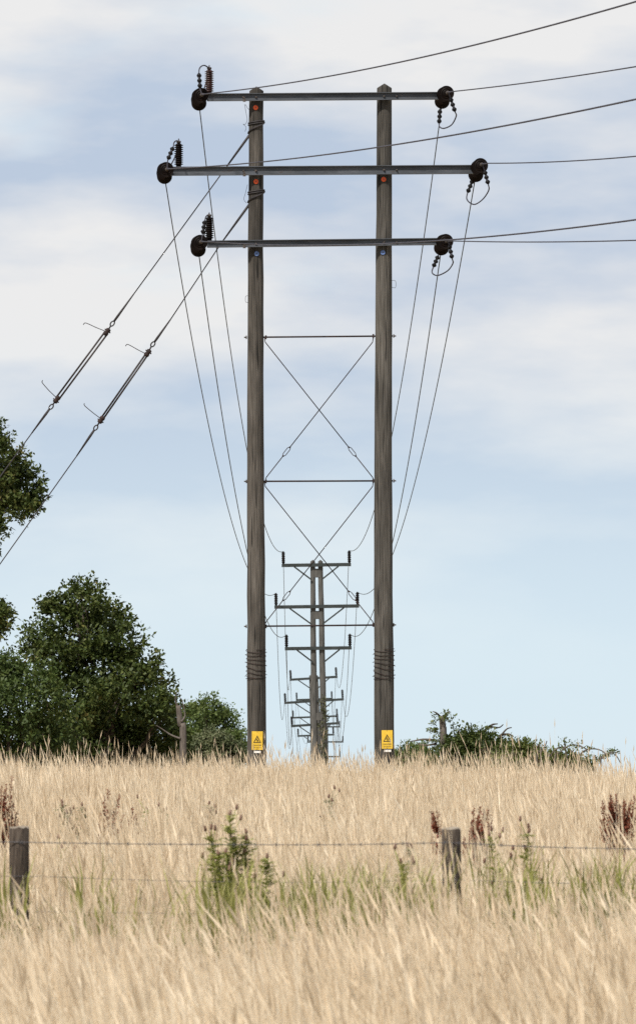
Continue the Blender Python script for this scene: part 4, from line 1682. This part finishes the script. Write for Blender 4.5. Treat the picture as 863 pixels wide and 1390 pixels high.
# ------------------------------------------------------------------ weeds
def dock(px, ytop, d, label, stems, seed, lean=0.0, spread=.10, group='rusty docks in the meadow', hfac=.34):
    rq = random.Random(seed)
    rn = np.random.RandomState(seed)
    bp = gp(px, d)
    root = empty('dock_plant', bp)
    top = at(px, ytop, d)
    H = top.z - bp.z
    V, Fc, off = [], [], 0
    for sidx in range(stems):
        hh = H * rq.uniform(.86, 1.0) if sidx else H
        tip = bp + Vector((lean + rq.uniform(-1, 1) * spread * (sidx > 0), rq.uniform(-.06, .06), hh))
        root0 = bp + Vector((rq.uniform(-.04, .04), rq.uniform(-.04, .04), -.03))
        pth = smooth_path([root0, root0.lerp(tip, .5) + Vector((-lean * .22, 0, .02)), tip], 8)
        b = MB()
        b.tube(pth, [.006 * (1 - .6 * i / (len(pth) - 1)) for i in range(len(pth))], 5)
        spikes = [(pth[int(len(pth) * .62):], 1.0)]
        for k in range(rq.randint(7, 10)):
            t = rq.uniform(.58, .86)
            q = pth[int(t * (len(pth) - 1))]
            sd_ = rq.choice((-1, 1)) if abs(lean) < .1 else (-1 if lean > 0 else 1) * (1 if rq.random() < .85 else -1)
            L = hfac * hh * rq.uniform(.55, 1.0) * (1.15 - t * .5)
            e = q + Vector((sd_ * L * rq.uniform(.22, .42) + lean * .2, rq.uniform(-.08, .08), L))
            sp = smooth_path([q, q.lerp(e, .45) + Vector((sd_ * L * .10, 0, -.01)), e], 6)
            b.tube(sp, .0030, 4)
            spikes.append((sp, .8))
        b.build('stem', M['dockstem'], root, smooth=True)
        for sp, wgt in spikes:
            arr = np.array([tuple(q) for q in sp])
            nseg = 110 if wgt == 1 else 70
            tt = rn.uniform(.06, 1, nseg)
            tt = np.clip(np.round(tt * 11) / 11 + rn.normal(0, .02, nseg), 0, 1)
            ii = tt * (len(arr) - 1)
            i0 = np.clip(ii.astype(int), 0, len(arr) - 2)
            pos = arr[i0] + (arr[i0 + 1] - arr[i0]) * (ii - i0)[:, None]
            taper = (1.15 - tt * .7)[:, None]
            dirs = unit(rn.normal(size=(nseg, 3)))
            pos = pos + dirs * .010 * taper
            nrm = unit(rn.normal(size=(nseg, 3)))
            nrm = unit(nrm - dirs * (nrm * dirs).sum(1, keepdims=True))
            ln = rn.uniform(.014, .026, nseg) * taper[:, 0]
            v, f = leaf_arrays(pos, nrm, dirs, ln, ln * .9)
            V.append(v)
            Fc.append(f + off)
            off += len(v)
    link_mesh('seed_spikes', mesh_np('seed_spikes', np.concatenate(V), np.concatenate(Fc), M['dock']), root)['kind'] = 'stuff'
    tag(root, label, 'dock', group)
    return root


dock(8, 1066, 52, 'rusty dock standing just behind the darker fence post', 3, 51, lean=-.03, spread=.08, hfac=.28)
dock(130, 1080, 54, 'rusty dock leaning over with all its spikes on one side', 1, 52, lean=.17, spread=.03, hfac=.30)
dock(192, 1096, 56, 'small faded dock leaning towards the one-sided dock', 1, 53, lean=-.07, spread=.02, hfac=.12)
dock(600, 1098, 49, 'short forked rusty dock beside the paler fence post top', 1, 54, lean=-.03, spread=.05, hfac=.2)
dock(637, 1096, 50, 'rusty dock with dense upright spikes behind the paler fence post', 4, 55, lean=.03, spread=.10, hfac=.26)
dock(838, 1080, 52, 'largest bushiest rusty dock, standing alone away from the posts', 4, 56, lean=-.01, spread=.07, hfac=.26)
dock(414, 1255, 37, 'low dead dock stalk in the grass in front of the fence', 1, 57, lean=0, spread=.02, hfac=.25)


def thistle(px, ytop, d, label, stems, seed, mat='thistle', spread=.10, leafy=1.0, heads=6):
    rq = random.Random(seed)
    rn = np.random.RandomState(seed)
    bp = gp(px, d)
    root = empty('thistle', bp)
    H = at(px, ytop, d).z - bp.z
    V, Fc, off = [], [], 0
    hb = MB()
    for sidx in range(stems):
        hh = H * (rq.uniform(.72, .96) if sidx else 1.0)
        tip = bp + Vector((rq.uniform(-1, 1) * spread, rq.uniform(-1, 1) * spread, hh))
        root0 = bp + Vector((rq.uniform(-.07, .07), rq.uniform(-.05, .05), -.03))
        pth = smooth_path([root0, root0.lerp(tip, .5) + Vector((rq.uniform(-.02, .02), 0, 0)), tip], 8)
        b = MB()
        b.tube(pth, [.0055 * (1 - .6 * i / (len(pth) - 1)) for i in range(len(pth))], 5)
        tops = [pth[-1]]
        for k in range(heads):
            q = pth[rq.randint(int(len(pth) * .68), len(pth) - 2)]
            e = q + Vector((rq.uniform(-.09, .09), rq.uniform(-.07, .07), rq.uniform(.05, .13)))
            b.tube([q, q.lerp(e, .5) + Vector((0, 0, -.008)), e], .0024, 4)
            tops.append(e)
        b.build('stem', M[mat], root, smooth=True)
        for q in tops:
            hb.lathe([(.003, -.006), (.0085, 0), (.009, .009), (.0055, .017), (.008, .024)], q, (rq.uniform(-.3, .3), rq.uniform(-.3, .3), 1), n=7)
        arr = np.array([tuple(q) for q in pth])
        nl = int(90 * leafy)
        tt = rn.uniform(.18, .97, nl) ** .9
        ii = tt * (len(arr) - 1)
        i0 = np.clip(ii.astype(int), 0, len(arr) - 2)
        base_ = arr[i0] + (arr[i0 + 1] - arr[i0]) * (ii - i0)[:, None]
        an = rn.uniform(0, 2 * math.pi, nl)
        up = rn.uniform(.15, .9, nl)
        tang = unit(np.stack([np.cos(an), np.sin(an), up], 1))
        L = rn.uniform(.09, .19, nl) * (1.25 - tt * .85)
        # each leaf: a spine with paired jagged lobes
        for j in range(5):
            s0 = j / 5.0
            for sgn in (-1, 1):
                side = np.cross(tang, np.array([0, 0, 1.0]))
                side = unit(side) * sgn
                pos = base_ + tang * (L * s0)[:, None] - np.array([0, 0, 1.0]) * (L * .35 * s0 ** 2)[:, None]
                tg = unit(tang * .75 + side * .8 + rn.normal(0, .15, (nl, 3)))
                nr = unit(np.cross(tg, np.cross(np.array([0, 0, 1.0]), tg)) + rn.normal(0, .25, (nl, 3)))
                ln = L * (.42 - .22 * s0)
                v, f = leaf_arrays(pos, nr, tg, ln, ln * .42)
                V.append(v)
                Fc.append(f + off)
                off += len(v)
    link_mesh('leaves', mesh_np('leaves', np.concatenate(V), np.concatenate(Fc), M[mat]), root)['kind'] = 'stuff'
    hb.build('flower_heads', M['thistlehead'], root, smooth=True)['kind'] = 'stuff'
    tag(root, label, 'thistle', 'thistles in the dry grass')
    return root


thistle(312, 1106, 40.6, 'largest dark green bushy thistle with brown heads, rising through the fence wires', 6, 61, spread=.11, leafy=1.7, heads=4)
thistle(338, 1165, 39.6, 'low leafy thistle leaning against the largest thistle', 4, 62, spread=.11, leafy=1.8, heads=2)
thistle(88, 1090, 57, 'pale whitish thistle with the most stems, beside the one-sided dock', 5, 63, 'palethistle', spread=.14, leafy=.8)
thistle(112, 1094, 56, 'pale thin thistle between the whitish thistle and the one-sided dock', 2, 64, 'palethistle', spread=.06, leafy=.8)
thistle(447, 1083, 58, 'single slim thistle alone below the first line pole', 1, 65, 'palethistle', spread=.03, leafy=.7, heads=7)
thistle(205, 1098, 58, 'small green thistle beside the small faded dock', 1, 66, 'thistle', spread=.03, leafy=.8, heads=2)
thistle(680, 1134, 43, 'green thistle nearest the dense dock behind the paler post', 2, 67, 'thistle', spread=.08, leafy=.9)
thistle(708, 1130, 43, 'green thistle with brown heads, second from the paler post', 2, 68, 'thistle', spread=.08, leafy=.9)
thistle(82, 1152, 46, 'small dark thistle just beside the darker fence post', 1, 69, 'thistle', spread=.03, leafy=.9, heads=3)
thistle(533, 1172, 39.2, 'short dull thistle among the green grass tussocks', 1, 70, 'thistle', spread=.05, leafy=1.0, heads=4)
thistle(290, 1092, 56, 'pale slender thistle standing behind the largest thistle', 2, 71, 'palethistle', spread=.10, leafy=.6, heads=4)
thistle(232, 1100, 57, 'faint pale thistle midway between the small faded dock and the slender thistle', 1, 72, 'palethistle', spread=.04, leafy=.7, heads=3)
thistle(560, 1150, 46, 'faint pale thistle beside the paler fence post', 1, 73, 'palethistle', spread=.04, leafy=.8, heads=3)
